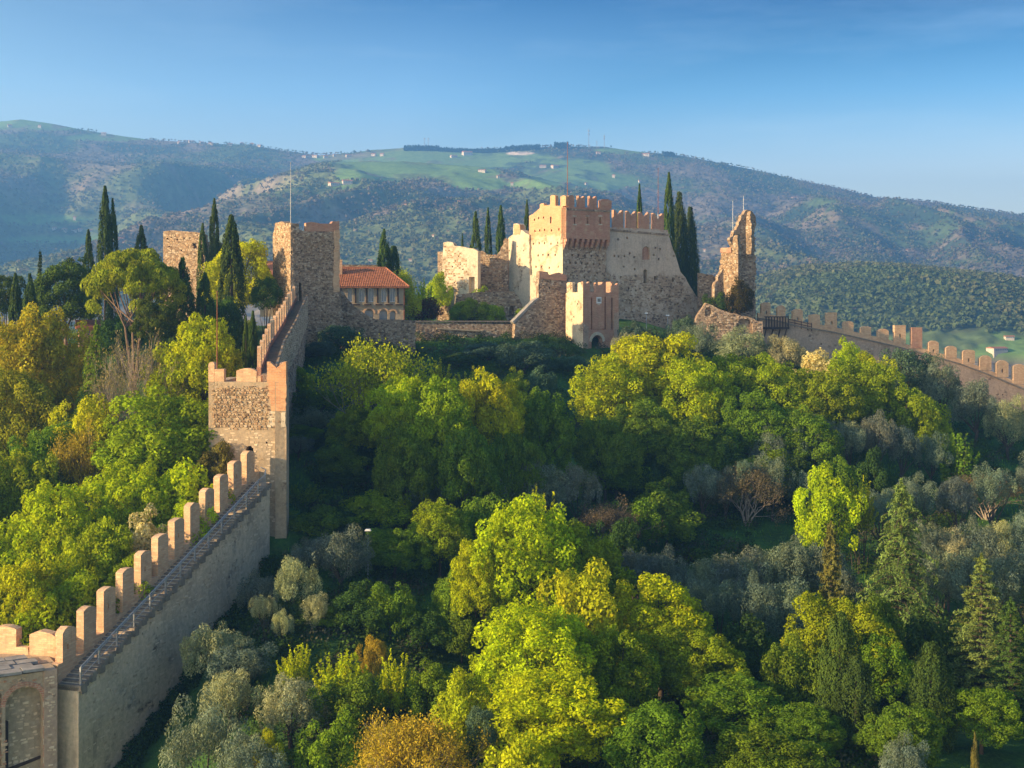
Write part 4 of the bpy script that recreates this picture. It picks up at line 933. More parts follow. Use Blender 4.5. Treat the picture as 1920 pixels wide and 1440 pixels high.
# ---- long battlemented wall on the right
FRW = Fp(1425, 250, 13)
rw = empty('long_right_wall', FRW.P(0, 0, -12), 'long pinkish battlemented wall descending to the right from the ruined tower', 'castle wall')
top = [(1424, 596), (1455, 600), (1500, 611), (1560, 621), (1600, 630), (1670, 646), (1740, 664), (1800, 681), (1860, 704), (1900, 721), (1930, 733), (2010, 768), (2100, 800)]
tr = FRW.tr(top)
wall('wall_body', FRW, [(tr[0][0], -45), (tr[-1][0], -45)] + tr[::-1], M['pink'], rw, 1.3, 0, holes_px(FRW, [(1480, 640), (1540, 645), (1600, 660), (1820, 720), (1880, 740), (1860, 760), (1790, 705), (1905, 770)], .3))
for i in range(len(top) - 1):
    a, b_ = tr[i], tr[i + 1]; m = MB(); m.prism(FRW, [(a[0], a[1] - .28), (b_[0], b_[1] - .28), (b_[0], b_[1]), (a[0], a[1])], .004, .22); m.build('string_course', M['step'], rw)
    m = MB(); m.prism(FRW, [(a[0], a[1] + .003), (b_[0], b_[1] + .003), (b_[0], b_[1] + .95), (a[0], a[1] + .95)], -1.25, -.62); m.build('parapet', M['brick_pale'], rw)
MR = [(1430, 1447, 567), (1460, 1475, 573), (1489, 1508, 579), (1521, 1540, 589), (1552, 1572, 586), (1584, 1603, 602), (1617, 1636, 612), (1649, 1669, 617), (1680, 1701, 610), (1712, 1732, 614), (1744, 1763, 639), (1776, 1797, 649), (1808, 1831, 656), (1840, 1862, 667), (1871, 1894, 676), (1903, 1926, 683), (1936, 1958, 696), (1970, 1990, 708)]
for j, (x0, x1, yt) in enumerate(MR):
    yb = np.interp((x0 + x1) / 2, [p[0] for p in top], [p[1] for p in top]) - 6
    o = merlon_px(FRW, x0, x1, yt, yb, 'flat' if yt in (586, 610, 614) else ('dome' if j % 3 else 'worn'), M['brick_pale' if yt != 614 else 'brick'], rw, -1.24, -.55)
    if j % 2 == 0:
        k = MB(); k.prism(FRW, arch_px(FRW, (x0 + x1) / 2 - 2, (x0 + x1) / 2 + 2, yt + 16, yt + 23), -2, .5); carve(o, k, rw.location)
hd = empty('timber_gallery', FRW.P(0, 0, -8), 'dark wooden gallery jutting from the wall beside the ruined tower', 'balcony')
for j in range(9):
    x = 1432 + j * 5.2; m = MB(); m.prism(FRW, rect_px(FRW, x, x + 1.6, 594, 614), .85, .97); m.build('baluster', M['dark'], hd)
m = MB(); m.prism(FRW, rect_px(FRW, 1430, 1476, 593, 595), .80, 1.0); m.build('top_rail', M['dark'], hd)
m = MB(); m.prism(FRW, rect_px(FRW, 1430, 1476, 613, 617), .23, 1.0); m.build('floor_beam', M['dark'], hd)
for x in (1433, 1446, 1459, 1471):
    a = FRW.px(x, 617); m = MB(); m.tube([FRW.P(a[0], .9, a[1]), FRW.P(a[0], .02, a[1] - 1.5)], .12, 4); m.build('brace', M['dark'], hd)
wr_ = empty('timber_railing', FRW.P(5, 0, -8), 'short dark wooden railing behind the first merlons of the right wall', 'railing')
for dy in (0, 5):
    m = MB(); a = FRW.px(1477, 598 + dy); b_ = FRW.px(1522, 608 + dy); m.tube([FRW.P(a[0], .05, a[1]), FRW.P(b_[0], .05, b_[1])], .07, 5); m.build('rail', M['dark'], wr_)
for x in (1478, 1490, 1502, 1514, 1521):
    a = FRW.px(x, 596 + (x - 1477) * .22); m = MB(); m.box(FRW, a[0] - .05, a[0] + .05, .06, .14, a[1] - 1.6, a[1] + .05); m.build('post', M['dark'], wr_)

# ---- small tower far left behind the pines
FJ = Fp(340, 236, -14)
bj = empty('rear_ruined_tower', FJ.P(0, 0, -4), 'low ruined stone tower with a small dark window behind the left cypresses', 'castle tower')
oj = FJ.tr([(306, 640), (384, 640), (384, 440), (372, 436), (350, 434), (335, 433), (320, 432), (306, 434)])
cj = [(rect_px(FJ, 361, 369, 456, 466), .8)] + holes_px(FJ, [(314, 447), (321, 446), (332, 449), (345, 447), (356, 446), (317, 462), (340, 470)], .3)
wall('front_face', FJ, ragged(oj, rng, .8, .14, -2), M['rubble'], bj, 1.2, 0, cj)
stones('facing_stones', FJ, FJ.tr([(308, 560), (383, 560), (383, 442), (308, 438)]), M['stones_warm'], bj, rng, w=(.35, .7), h=(.25, .4), proud=(.02, .07), keep=.75, holes=[c[0] for c in cj])
m = MB(); m.box(F(*(FJ.a + FJ.d * FJ.px(384, 500)[0]), 76), .05, 7, -1.1, 0, -8, 10.5); m.build('side_face', M['rubble'], bj)
m = MB(); m.box(F(*(FJ.a + FJ.d * FJ.px(306, 500)[0]), 76), .6, 7, .02, 1.1, -8, 10.5); m.build('side_face', M['rubble'], bj)
m = MB(); m.box(FJ.off(-7), FJ.px(306, 500)[0] + .6, FJ.px(384, 500)[0], -1.1, 0, -8, 10.5); m.build('rear_face', M['rubble'], bj)

# ---- little houses by the pines
def cottage(name, px, pyr, pyb, w, Y, th, label, wallm, dep=6, cat='house', win=True, roofh=.35, roofm='tile', windows=3):
    fr_ = Fp(px, Y, th); wd = w / FPX * Y; zr_ = (HZ - pyr) / FPX * Y; z0 = (HZ - pyb) / FPX * Y; he = zr_ - (zr_ - z0) * roofh
    e = empty(name, fr_.P(0, 0, z0), label, cat)
    cuts = []
    if win:
        for i in range(windows):
            u = -wd / 2 + wd * (i + .5) / windows; hh = (he - z0)
            cuts.append([(u - wd * .06, z0 + hh * .45), (u + wd * .06, z0 + hh * .45), (u + wd * .06, z0 + hh * .75), (u - wd * .06, z0 + hh * .75)])
    m = MB(); m.box(fr_, -wd / 2, wd / 2, -dep, 0, z0 - 3, he); o = m.build('wall', wallm, e)
    if cuts:
        k = MB(); [k.prism(fr_, c_, -.3, .3) for c_ in cuts]; carve(o, k, e.location)
        for c_ in cuts: m = MB(); m.prism(fr_, [(a + (.02 if a < (c_[0][0] + c_[1][0]) / 2 else -.02), b2) for a, b2 in c_], -.29, -.22); m.build('window', M['glass'], e)
    m = MB(); ov = .4
    pr = [(-dep - ov, he - .25), (ov, he - .25), (ov, he), (-dep / 2, zr_), (-dep - ov, he)]
    vs_ = [fr_.P(s_, o_, z_) for s_ in (-wd / 2 - ov, wd / 2 + ov) for o_, z_ in pr]
    m.add(vs_, [(0, 1, 2, 3, 4), (9, 8, 7, 6, 5)] + [(i, 5 + i, 5 + (i + 1) % 5, (i + 1) % 5) for i in range(5)]); m.build('roof', M[roofm], e)
    return e
cottage('small_house', 503, 488, 560, 30, 212, 10, 'small house with a red roof edge just left of the square grey tower', M['ochre'], 6)
cottage('small_house', 166, 600, 640, 34, 182, 20, 'reddish house wall half hidden under the dark pine on the left', M['brick'], 6)

# ---- street lamps
def lamp(px, y0, y1, Y, label):
    X = (px - CX) / FPX * Y; z1 = (HZ - y0) / FPX * Y; z0 = min(gz(X, Y), (HZ - y1) / FPX * Y)
    e = empty('street_lamp', (X, Y, z0), label, 'street lamp')
    m = MB(); m.tube([(X, Y, z0), (X, Y, z1)], [.07, .05], 6); m.build('pole', M['grey'], e)
    m = MB(); m.add([(X + a * .32, Y + b_ * .22, z1 + c_) for a, b_, c_ in ((-1, -1, 0), (1, -1, 0), (1, 1, 0), (-1, 1, 0), (-.7, -.7, .16), (.7, -.7, .16), (.7, .7, .16), (-.7, .7, .16))], [(0, 1, 2, 3), (4, 5, 6, 7), (0, 1, 5, 4), (1, 2, 6, 5), (2, 3, 7, 6), (3, 0, 4, 7)]); m.build('lamp_head', M['white'], e)
    m = MB(); m.tube([(X - .3, Y, z1 - .1), (X, Y, z1 - .03), (X + .3, Y, z1 - .1)], .04, 5); m.build('cross_arm', M['grey'], e)
lamp(690, 995, 1050, 123, 'grey street lamp with a flat white head above the olives right of the near tower')
lamp(1212, 588, 640, 222, 'street lamp standing before the high curtain wall right of the gate')
lamp(1252, 592, 640, 224, 'second small street lamp further right before the high curtain wall')

# ---- houses and masts on the mountains
WH = plain('pale_house_render', (.62, .54, .44), var=.2, sc=.2)
W_ = 'first second third fourth fifth sixth seventh eighth ninth tenth eleventh twelfth thirteenth fourteenth fifteenth sixteenth seventeenth eighteenth nineteenth twentieth'.split()
def far_house(px, py, w, h, label, group=None, win=True):
    X, Y, Z = ray_hit(px, py + h / 2); s_ = Y / FPX
    e = cottage('hill_house', px, 0, 0, w, Y, 20, label, WH, dep=w * s_ * .7, win=False, cat='house') if 0 else None
    fr_ = F(X, Y - 4, random.Random(int(px)).uniform(-20, 35)); wd = w * s_; hh = h * s_; dep = wd * .6
    e = empty('hill_house', (X, Y - 4, Z), label, 'house', group)
    m = MB(); m.box(fr_, -wd / 2, wd / 2, -dep, 0, Z - 12, Z + hh * .72); wl = m.build('wall', WH, e)
    m = MB(); vs_ = [fr_.P(a, b_, c_) for a in (-wd / 2 - .5, wd / 2 + .5) for b_, c_ in ((.5, Z + hh * .7), (-dep / 2, Z + hh), (-dep - .5, Z + hh * .7))]
    m.add(vs_, [(0, 1, 2), (5, 4, 3), (0, 3, 4, 1), (1, 4, 5, 2), (0, 2, 5, 3)]); m.build('roof', M['tile'], e)
    if w >= 7:
        n = max(2, int(w / 4))
        for i in range(n):
            u = -wd / 2 + wd * (i + .5) / n; m = MB(); m.box(fr_, u - .6, u + .6, .01, .12, Z + hh * .25, Z + hh * .5); m.build('window', M['glass'], e)
far_house(630, 345, 20, 7, 'long pale farmhouse on the green slope left of the mountain centre, left building')
far_house(653, 341, 18, 8, 'pale farmhouse on the green slope left of the mountain centre, right building')
far_house(878, 287, 18, 8, 'white house on the skyline pasture above the left castle cypresses')
far_house(852, 293, 12, 5, 'small pale house a little below the white skyline house')
far_house(1018, 312, 12, 6, 'small white house under the skyline quarry scar')
far_house(1043, 312, 14, 6, 'small white house right of the quarry scar near the keep flagpole')
far_house(903, 320, 14, 5, 'small house in the middle of the mountain pasture')
far_house(1210, 290, 14, 6, 'white house on the skyline right of the keep')
far_house(1122, 287, 8, 5, 'tiny house near the radio masts')
far_house(1490, 371, 10, 4, 'lone white house high on the right mountain flank')
far_house(1890, 632, 16, 6, 'white farmhouse on the valley field at the right edge')
far_house(1873, 656, 34, 9, 'long pale farm shed on the valley field above the right wall')
for i, (px, py, w) in enumerate(sorted(((104, 428, 8), (121, 431, 9), (140, 433, 10), (152, 431, 7), (171, 433, 7), (230, 448, 9), (238, 456, 10), (222, 452, 6), (214, 418, 5), (118, 391, 4), (141, 409, 5), (247, 458, 7)))):
    far_house(px, py, w, 5, 'tiny pale house, %s from the left, in the village low on the left mountain' % W_[i], 'village houses low on the left mountain')
for i, (px, py, w) in enumerate(sorted(((360, 266, 9), (380, 268, 7), (395, 270, 9), (432, 271, 8), (455, 268, 5), (473, 268, 5), (486, 274, 6), (570, 294, 8), (590, 293, 10), (612, 294, 8), (628, 291, 5), (655, 292, 10), (20, 236, 8), (195, 251, 9), (700, 290, 8), (716, 290, 7), (75, 237, 6), (335, 268, 5)))):
    far_house(px, py, w, 5, 'tiny house, %s from the left, of the villages along the left skyline' % W_[i], 'village houses along the left skyline')
for i, (px, py, w) in enumerate(sorted(((1200, 340, 5), (1150, 330, 5), (860, 380, 5), (695, 490, 7), (770, 488, 6), (812, 443, 4), (885, 450, 8), (1320, 470, 4), (1700, 470, 4), (1600, 580, 4), (960, 345, 5), (760, 385, 5), (1100, 345, 5), (935, 331, 5)))):
    far_house(px, py, w, 5, 'tiny lone house on the wooded mountain side, %s from the left' % W_[i], 'lone houses on the mountain side')
def mast(px, y0, y1, label, lattice=False):
    Y = 3260; X = (px - CX) / FPX * Y; z1 = (HZ - y0) / FPX * Y; z0 = (HZ - y1) / FPX * Y - 12
    e = empty('radio_mast', (X, Y, z0), label, 'mast'); m = MB(); m.tube([(X, Y, z0), (X, Y, z1)], [1.2, .6], 4); m.build('mast_shaft', M['grey'], e)
    for f_ in ((.7, .85) if lattice else (.9,)):
        m = MB(); m.tube([(X, Y, z0 + (z1 - z0) * f_), (X, Y, z0 + (z1 - z0) * (f_ + .06))], 2.0, 6); m.build('antenna_drum', M['grey'], e)
mast(796, 258, 280, 'left one of two thin masts on the skyline wood'); mast(803, 258, 280, 'right one of two thin masts on the skyline wood')
mast(1104, 240, 274, 'tallest radio mast on the skyline right of the keep', True); mast(1133, 252, 274, 'shorter red lattice radio mast beside the tallest one', True); mast(1119, 264, 275, 'smallest radio mast between the two on the skyline')

# ------------------------------------------------------------------ vegetation
M['far'] = leafmat('far_crowns', .25, .22)
def nrm(a): return a / (np.linalg.norm(a, axis=-1, keepdims=True) + 1e-9)
def leaves_mesh(name, pos, nor, a, b, mat, rs, up=None, lv=None):
    """many small pointed leaves: one rhombus each, a = half length, b = half width (metres)"""
    n = len(pos); r = rs.normal(size=(n, 3))
    if up is not None: r = r * .45 + np.array(up)
    t1 = nrm(r - nor * (r * nor).sum(1, keepdims=True)); t2 = np.cross(nor, t1)
    a = (a * rs.uniform(.7, 1.3, n))[:, None]; b = (b * rs.uniform(.7, 1.3, n))[:, None]
    V = np.stack([pos - t1 * a, pos + t2 * b, pos + t1 * a, pos - t2 * b], 1).reshape(-1, 3)
    me = bpy.data.meshes.new(name); me.vertices.add(n * 4); me.vertices.foreach_set('co', V.astype('f').ravel())
    me.loops.add(n * 4); me.loops.foreach_set('vertex_index', np.arange(n * 4, dtype='i'))
    me.polygons.add(n); me.polygons.foreach_set('loop_start', np.arange(n, dtype='i') * 4)
    at = me.attributes.new('lv', 'FLOAT', 'FACE'); at.data.foreach_set('value', (rs.rand(n) if lv is None else np.clip(lv + rs.uniform(-.25, .25, n), 0, 1)).astype('f'))
    me.update(); me.materials.append(mat); return me

def sph(n, rs): return nrm(rs.normal(size=(n, 3)))
def lobes_crown(rs, W, H, zc0, nl, lr, per, sq=1.0, shell=(.60, .92), up=0.0, bot=-.55, stretch=1.0, core=.12, thin=1.0):
    """crown of overlapping leafy lobes. W, H metres; zc0 = height where the crown begins (fraction)"""
    cz = H * (1 + zc0) / 2; rz = H * (1 - zc0) / 2; rx = W / 2
    d = sph(nl * 4, rs); d = d[d[:, 2] > bot][:nl]
    rad = rs.uniform(*shell, len(d))[:, None]
    wob = 1 + .22 * np.sin(d[:, :1] * 3.1 + rs.rand() * 6) * np.cos(d[:, 1:2] * 2.7 + rs.rand() * 6)
    cen = d * rad * wob * np.array([rx, rx, rz]); cen[:, 2] *= sq
    R_ = rs.uniform(lr * .6, lr * 1.25, len(d)) * rx
    P, Nn, lv = [], [], []
    for c_, r_, dd in zip(cen, R_, d):
        k = max(12, int(per * (r_ / (lr * rx)) ** 2))
        q = sph(k * 2, rs); q = q[(q @ dd) > -.45][:k]
        rr = r_ * rs.uniform(.72, 1.08, len(q))[:, None]
        pp = c_ + q * rr * np.array([1, 1, stretch])
        P.append(pp); nn = nrm(q + rs.normal(size=q.shape) * .55 + np.array([0, 0, up])); Nn.append(nn)
        lv.append(np.full(len(q), rs.uniform(.25, .75)))
    k = int(sum(len(p) for p in P) * core); q = sph(k, rs)
    P.append(q * rs.rand(k)[:, None] ** .4 * np.array([rx, rx, rz]) * .75); Nn.append(sph(k, rs)); lv.append(np.full(k, .3))
    P = np.concatenate(P); P[:, 2] += cz
    return P, np.concatenate(Nn), np.concatenate(lv), cen + np.array([0, 0, cz])
def limbs(rs, H, W, cen, fork=.3, r=.22, mat='bark', nb=7, bend=.3):
    m = MB(); zf = H * fork
    m.tube([(0, 0, -1.2), (rs.uniform(-.1, .1), 0, zf * .5), (rs.uniform(-.2, .2), rs.uniform(-.2, .2), zf)], [r * 1.35, r, r * .85], 7)
    top = Vector(m.v[-8]) if 0 else Vector((0, 0, zf))
    idx = rs.choice(len(cen), min(nb, len(cen)), replace=False)
    for i in idx:
        c_ = Vector(cen[i]); md = top.lerp(c_, .5) + Vector((0, 0, rs.uniform(-.2, .4) * H * .08))
        m.tube([top - Vector((0, 0, .3)), md, c_], [r * .55, r * .33, r * .1], 5, False)
    return m.mesh('trunk', M[mat], recalc=False, smooth=True)

KIND = {}
def reg(kind, crown, trunk, W, H): KIND.setdefault(kind, []).append((crown, trunk, W, H))
for i in range(5):      # spring-green broadleaf, large
    rs = np.random.RandomState(100 + i); W, H = 11, 12.5
    P, Nn, lv, cen = lobes_crown(rs, W, H, .16, 230, .145, 110, up=.25, shell=(.62, .97))
    reg('broad', leaves_mesh('crown', P, Nn, .155, .10, M['leaf'], rs, lv=lv), limbs(rs, H, W, cen, .3, .26), W, H)
for i in range(4):      # smaller broadleaf, looser
    rs = np.random.RandomState(200 + i); W, H = 5.5, 6.5
    P, Nn, lv, cen = lobes_crown(rs, W, H, .05, 50, .26, 190, up=.25, shell=(.5, 1.0), stretch=1.15)
    reg('small', leaves_mesh('crown', P, Nn, .12, .08, M['leaf'], rs, lv=lv), limbs(rs, H, W, cen, .22, .12), W, H)
for i in range(4):      # sprouting shrub: upright leafy shoots
    rs = np.random.RandomState(250 + i); W, H = 5, 5.5; P, Nn, lv = [], [], []; m = MB()
    for k in range(46):
        a = rs.uniform(0, 6.28); rr = W / 2 * rs.rand() ** .6; l = H * rs.uniform(.55, 1.0) * (1 - .35 * (rr / (W / 2)) ** 2)
        b0 = np.array([math.cos(a) * rr * .4, math.sin(a) * rr * .4, 0]); e_ = np.array([math.cos(a) * rr, math.sin(a) * rr, l])
        n_ = 75; t = rs.uniform(.25, 1, n_)[:, None]; pp = b0 + (e_ - b0) * t + rs.normal(size=(n_, 3)) * .22 * (1.2 - t)
        P.append(pp); Nn.append(nrm(rs.normal(size=(n_, 3)) + np.array([0, 0, .5]))); lv.append(np.full(n_, rs.uniform(.2, .8)))
        if k % 3 == 0: m.tube([b0 - np.array([0, 0, .5]), (b0 + e_) / 2, e_], [.05, .03, .01], 4, False)
    reg('shoots', leaves_mesh('crown', np.concatenate(P), np.concatenate(Nn), .14, .08, M['leaf'], rs, lv=np.concatenate(lv)), m.mesh('trunk', M['bark'], recalc=False), W, H)
for i in range(4):      # olive
    rs = np.random.RandomState(300 + i); W, H = 6, 5.6
    P, Nn, lv, cen = lobes_crown(rs, W, H, .10, 54, .21, 210, up=.1, shell=(.45, .98), stretch=1.45, bot=-.35)
    reg('olive', leaves_mesh('crown', P, Nn, .12, .035, M['olive'], rs, up=(0, 0, .5), lv=lv), limbs(rs, H, W, cen, .22, .2), W, H)
for i in range(3):      # dark evergreen mound (holm oak, laurel)
    rs = np.random.RandomState(400 + i); W, H = 8, 7
    P, Nn, lv, cen = lobes_crown(rs, W, H, .02, 90, .20, 130, up=.15, shell=(.62, .92))
    reg('evergreen', leaves_mesh('crown', P, Nn, .13, .08, M['needle'], rs, lv=lv), limbs(rs, H, W, cen, .2, .22), W, H)
def column(rs, W, H, n, ncl, taper=.55):
    z = rs.rand(ncl) ** .85; a = rs.uniform(0, 6.283, ncl)
    prof_ = np.interp(z, [0, .08, .3, .6, .85, 1], [.55, .85, 1, .86, .52, .06]); rr = W / 2 * prof_ * rs.uniform(.70, .95, ncl)
    cen = np.stack([np.cos(a) * rr, np.sin(a) * rr, z * H * .97], 1)
    idx = rs.randint(0, ncl, n); q = sph(n, rs); out = np.stack([np.cos(a), np.sin(a), np.full(ncl, .25)], 1)[idx]
    s_ = W * .13 * np.interp(z[idx], [0, 1], [1, .55])[:, None]
    P = cen[idx] + q * s_ * np.array([1, 1, 4.2]) * rs.uniform(.6, 1, n)[:, None]
    P[:, 2] = np.minimum(P[:, 2], H)
    return P, nrm(q * np.array([1, 1, .3]) + out * .8 + rs.normal(size=(n, 3)) * .35), rs.uniform(.15, .85, ncl)[idx]
for i in range(4):
    rs = np.random.RandomState(500 + i); W, H = 2.8, 16
    P, Nn, lv = column(rs, W, H, 9000, 150)
    m = MB(); m.tube([(0, 0, -1.5), (0, 0, H * .5), (0, 0, H * .93)], [.22, .14, .03], 6)
    reg('cypress', leaves_mesh('crown', P, Nn, .17, .055, M['needle'], rs, up=(0, 0, 1.6), lv=lv), m.mesh('trunk', M['bark'], recalc=False), W, H)
for i in range(3):      # broad old cypress
    rs = np.random.RandomState(550 + i); W, H = 5, 15
    P, Nn, lv = column(rs, W, H, 15000, 210)
    m = MB(); m.tube([(0, 0, -1.5), (0, 0, H * .5), (0, 0, H * .93)], [.3, .18, .04], 6)
    reg('oldcypress', leaves_mesh('crown', P, Nn, .17, .06, M['needle'], rs, up=(0, 0, 1.3), lv=lv), m.mesh('trunk', M['bark'], recalc=False), W, H)
for i in range(2):      # stone pine: parasol on forked stems
    rs = np.random.RandomState(600 + i); W, H = 12, 12; P, Nn, lv, cen = [], [], [], []
    for k in range(150):
        a = rs.uniform(0, 6.283); r_ = math.sqrt(rs.rand()); ht = (1 - r_ ** 2.2) * .22 * H + .62 * H + rs.uniform(-.03, .02) * H
        if rs.rand() < .3: ht -= rs.uniform(.03, .14) * H
        c_ = np.array([math.cos(a) * r_ * W / 2 * .95, math.sin(a) * r_ * W / 2 * .95, ht]); cen.append(c_)
        q = sph(330, rs); q = q[q[:, 2] > -.5]; lr_ = rs.uniform(.6, 1.05)
        P.append(c_ + q * lr_ * np.array([1, 1, .62])); Nn.append(nrm(q + rs.normal(size=q.shape) * .6)); lv.append(np.full(len(q), rs.uniform(.2, .8)))
    P, Nn, lv = map(np.concatenate, (P, Nn, lv)); P[:, 2] += H * .13; cen = np.array(cen); cen[:, 2] += H * .1
    m = MB(); m.tube([(0, 0, -1.2), (.1, 0, H * .14)], [.34, .28], 7)
    for bx_, by_ in ((-1.7, .3), (1.3, -.4), (.2, 1.2)):
        e_ = Vector((bx_, by_, H * .52)); m.tube([(.1, 0, H * .13), (bx_ * .6, by_ * .6, H * .33), e_], [.24, .17, .13], 6, False)
        for k in rs.choice(len(cen), 6, replace=False):
            if Vector(cen[k][:2]).length < W * .42: m.tube([e_, e_.lerp(Vector(cen[k]), .5) + Vector((0, 0, -.2)), Vector(cen[k])], [.1, .07, .03], 4, False)
    reg('parasol', leaves_mesh('crown', P, Nn, .15, .055, M['needle'], rs, lv=lv), m.mesh('trunk', M['pinebark'], recalc=False), W, H)
for i in range(2):      # round-headed pine
    rs = np.random.RandomState(650 + i); W, H = 10, 11
    P, Nn, lv, cen = lobes_crown(rs, W, H, .15, 120, .17, 190, up=.3, shell=(.55, .95), stretch=.7)
    reg('pine', leaves_mesh('crown', P, Nn, .17, .07, M['needle'], rs, lv=lv), limbs(rs, H, W, cen, .3, .3, 'pinebark'), W, H)
def conifer(rs, W, H, tiers, droop, bare=.04, dens=1.0, spire=.10):
    P, Nn, lv = [], [], []; m = MB(); m.tube([(0, 0, -1.5), (0, 0, H * .5), (0, 0, H * .99)], [.3, .17, .03], 6)
    for k in range(tiers):
        f = bare + (1 - bare) * (k / tiers) ** .92; z = H * f; L_ = W / 2 * (1 - f) ** .72 * rs.uniform(.82, 1.12) + .25
        nb = int(5 + 4 * (1 - f)); a0 = rs.uniform(0, 6.28)
        for j in range(nb):
            a = a0 + 6.283 * j / nb + rs.uniform(-.25, .25); l = L_ * rs.uniform(.65, 1.12); n_ = int(95 * dens * l / 2.2) + 22
            t = rs.rand(n_) ** .7; wd = .36 * l * (1 - t * .75) * rs.uniform(-1, 1, n_)
            x = t * l; dz = l * (.12 * np.sin(t * 2.2) - droop * t ** 2.2) - rs.rand(n_) ** 1.5 * (.30 + droop * .55) * (.4 + .6 * t)
            ca, sa = math.cos(a), math.sin(a)
            P.append(np.stack([ca * x - sa * wd, sa * x + ca * wd, z + dz], 1))
            Nn.append(nrm(rs.normal(size=(n_, 3)) * .55 + np.array([ca * .5, sa * .5, .7]))); lv.append(np.full(n_, rs.uniform(.25, .8)))
            if f < .85: m.tube([(0, 0, z), (ca * l * .5, sa * l * .5, z + l * .08), (ca * l * .95, sa * l * .95, z + l * (.1 - droop * .8))], [.06, .04, .012], 4, False)
    n_ = 260; t = rs.rand(n_); P.append(np.stack([rs.normal(size=n_) * .10 * (1.1 - t), rs.normal(size=n_) * .10 * (1.1 - t), H * (1 - spire) + t * H * spire], 1)); Nn.append(sph(n_, rs)); lv.append(np.full(n_, .6))
    P, Nn, lv = map(np.concatenate, (P, Nn, lv))
    return P, Nn, lv, m
for i in range(2):
    rs = np.random.RandomState(700 + i); W, H = 9, 15; P, Nn, lv, m = conifer(rs, W, H, 25, .34)
    reg('cedar', leaves_mesh('crown', P, Nn, .17, .05, M['needle'], rs, up=(0, 0, -.5), lv=lv), m.mesh('trunk', M['bark'], recalc=False), W, H)
    rs = np.random.RandomState(720 + i); W, H = 7.5, 15; P, Nn, lv, m = conifer(rs, W, H, 24, .02, .05)
    reg('fir', leaves_mesh('crown', P, Nn, .16, .045, M['needle'], rs, lv=lv), m.mesh('trunk', M['bark'], recalc=False), W, H)
    rs = np.random.RandomState(740 + i); W, H = 4, 9; P, Nn, lv, m = conifer(rs, W, H, 26, -.12, .02, 1.5)
    reg('spruce', leaves_mesh('crown', P, Nn, .14, .05, M['needle'], rs, lv=lv), m.mesh('trunk', M['bark'], recalc=False), W, H)
def twigs(rs, W, H, n0=7, lvl=3):
    m = MB(); tips = []
    def grow(p, d, l, r, k):
        e_ = p + d * l; md = p + d * l * .5 + Vector(rs.normal(size=3) * l * .06)
        m.tube([p, md, e_], [r, r * .75, r * .5], 3, False)
        if k == 0: tips.append(e_); return
        for _ in range(3 if k > 1 else 4):
            q = (d + Vector(rs.normal(size=3) * .42) + Vector((0, 0, .16))).normalized(); grow(md.lerp(e_, rs.uniform(.2, 1)), q, l * rs.uniform(.55, .8), r * .5, k - 1)
    for _ in range(n0):
        a = rs.uniform(0, 6.28); s_ = rs.uniform(.1, .75) * W / H
        grow(Vector((0, 0, -.5)), Vector((math.cos(a) * s_, math.sin(a) * s_, 1)).normalized(), H * .42, H * .012 + .02, lvl)
    return m, tips
for i in range(2):
    rs = np.random.RandomState(800 + i); W, H = 7, 8; m, tips = twigs(rs, W, H, 9, 4)
    T = np.array([tuple(t) for t in tips]); T = T[rs.choice(len(T), min(700, len(T)), replace=False)]
    P = np.repeat(T, 2, 0) + rs.normal(size=(len(T) * 2, 3)) * .12
    reg('bare', leaves_mesh('crown', P, sph(len(P), rs), .09, .05, M['leaf'], rs), m.mesh('trunk', M['palebark'], recalc=False), W, H)
    rs = np.random.RandomState(820 + i); m, tips = twigs(rs, W, H, 10, 4); T = np.array([tuple(t) for t in tips])
    P = np.repeat(T, 10, 0) + rs.normal(size=(len(T) * 10, 3)) * .30
    reg('budding', leaves_mesh('crown', P, sph(len(P), rs), .11, .06, M['leaf'], rs), m.mesh('trunk', M['palebark'], recalc=False), W, H)

MAXR = dict(olive=1.25, broad=1.35, small=1.3, evergreen=1.3, shoots=1.5, pine=1.2)
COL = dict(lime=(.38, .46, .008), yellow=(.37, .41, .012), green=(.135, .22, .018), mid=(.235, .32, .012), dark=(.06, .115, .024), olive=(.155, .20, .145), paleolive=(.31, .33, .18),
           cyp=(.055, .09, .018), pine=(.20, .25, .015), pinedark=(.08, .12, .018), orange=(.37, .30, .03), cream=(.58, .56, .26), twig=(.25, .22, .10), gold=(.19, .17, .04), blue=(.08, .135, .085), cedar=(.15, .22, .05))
cnt = {}
trng = random.Random(77)
SPEC = {'broad': 'tree', 'small': 'tree', 'shoots': 'shrub', 'olive': 'olive tree', 'evergreen': 'evergreen tree', 'cypress': 'cypress', 'oldcypress': 'cypress', 'parasol': 'pine', 'pine': 'pine', 'cedar': 'cedar', 'fir': 'fir tree', 'spruce': 'spruce', 'bare': 'bare tree', 'budding': 'tree'}
NAMES = {'broad': 'broadleaf_tree', 'small': 'small_tree', 'shoots': 'sprouting_shrub', 'olive': 'olive_tree', 'evergreen': 'evergreen_tree', 'cypress': 'cypress_tree', 'oldcypress': 'cypress_tree', 'parasol': 'umbrella_pine', 'pine': 'pine_tree', 'cedar': 'cedar_tree', 'fir': 'fir_tree', 'spruce': 'spruce_tree', 'bare': 'bare_tree', 'budding': 'budding_tree'}
GROUPS = {'olive': 'olive trees on the castle hillside', 'cypress': 'slender cypresses around the castle', 'oldcypress': 'broad old cypresses', 'broad': 'spring green trees on the hillside', 'small': 'small leafy trees on the hillside', 'shoots': 'sprouting shrubs on the hillside', 'evergreen': 'dark evergreen trees', 'bare': 'bare trees', 'budding': 'budding trees', 'fir': 'fir trees'}
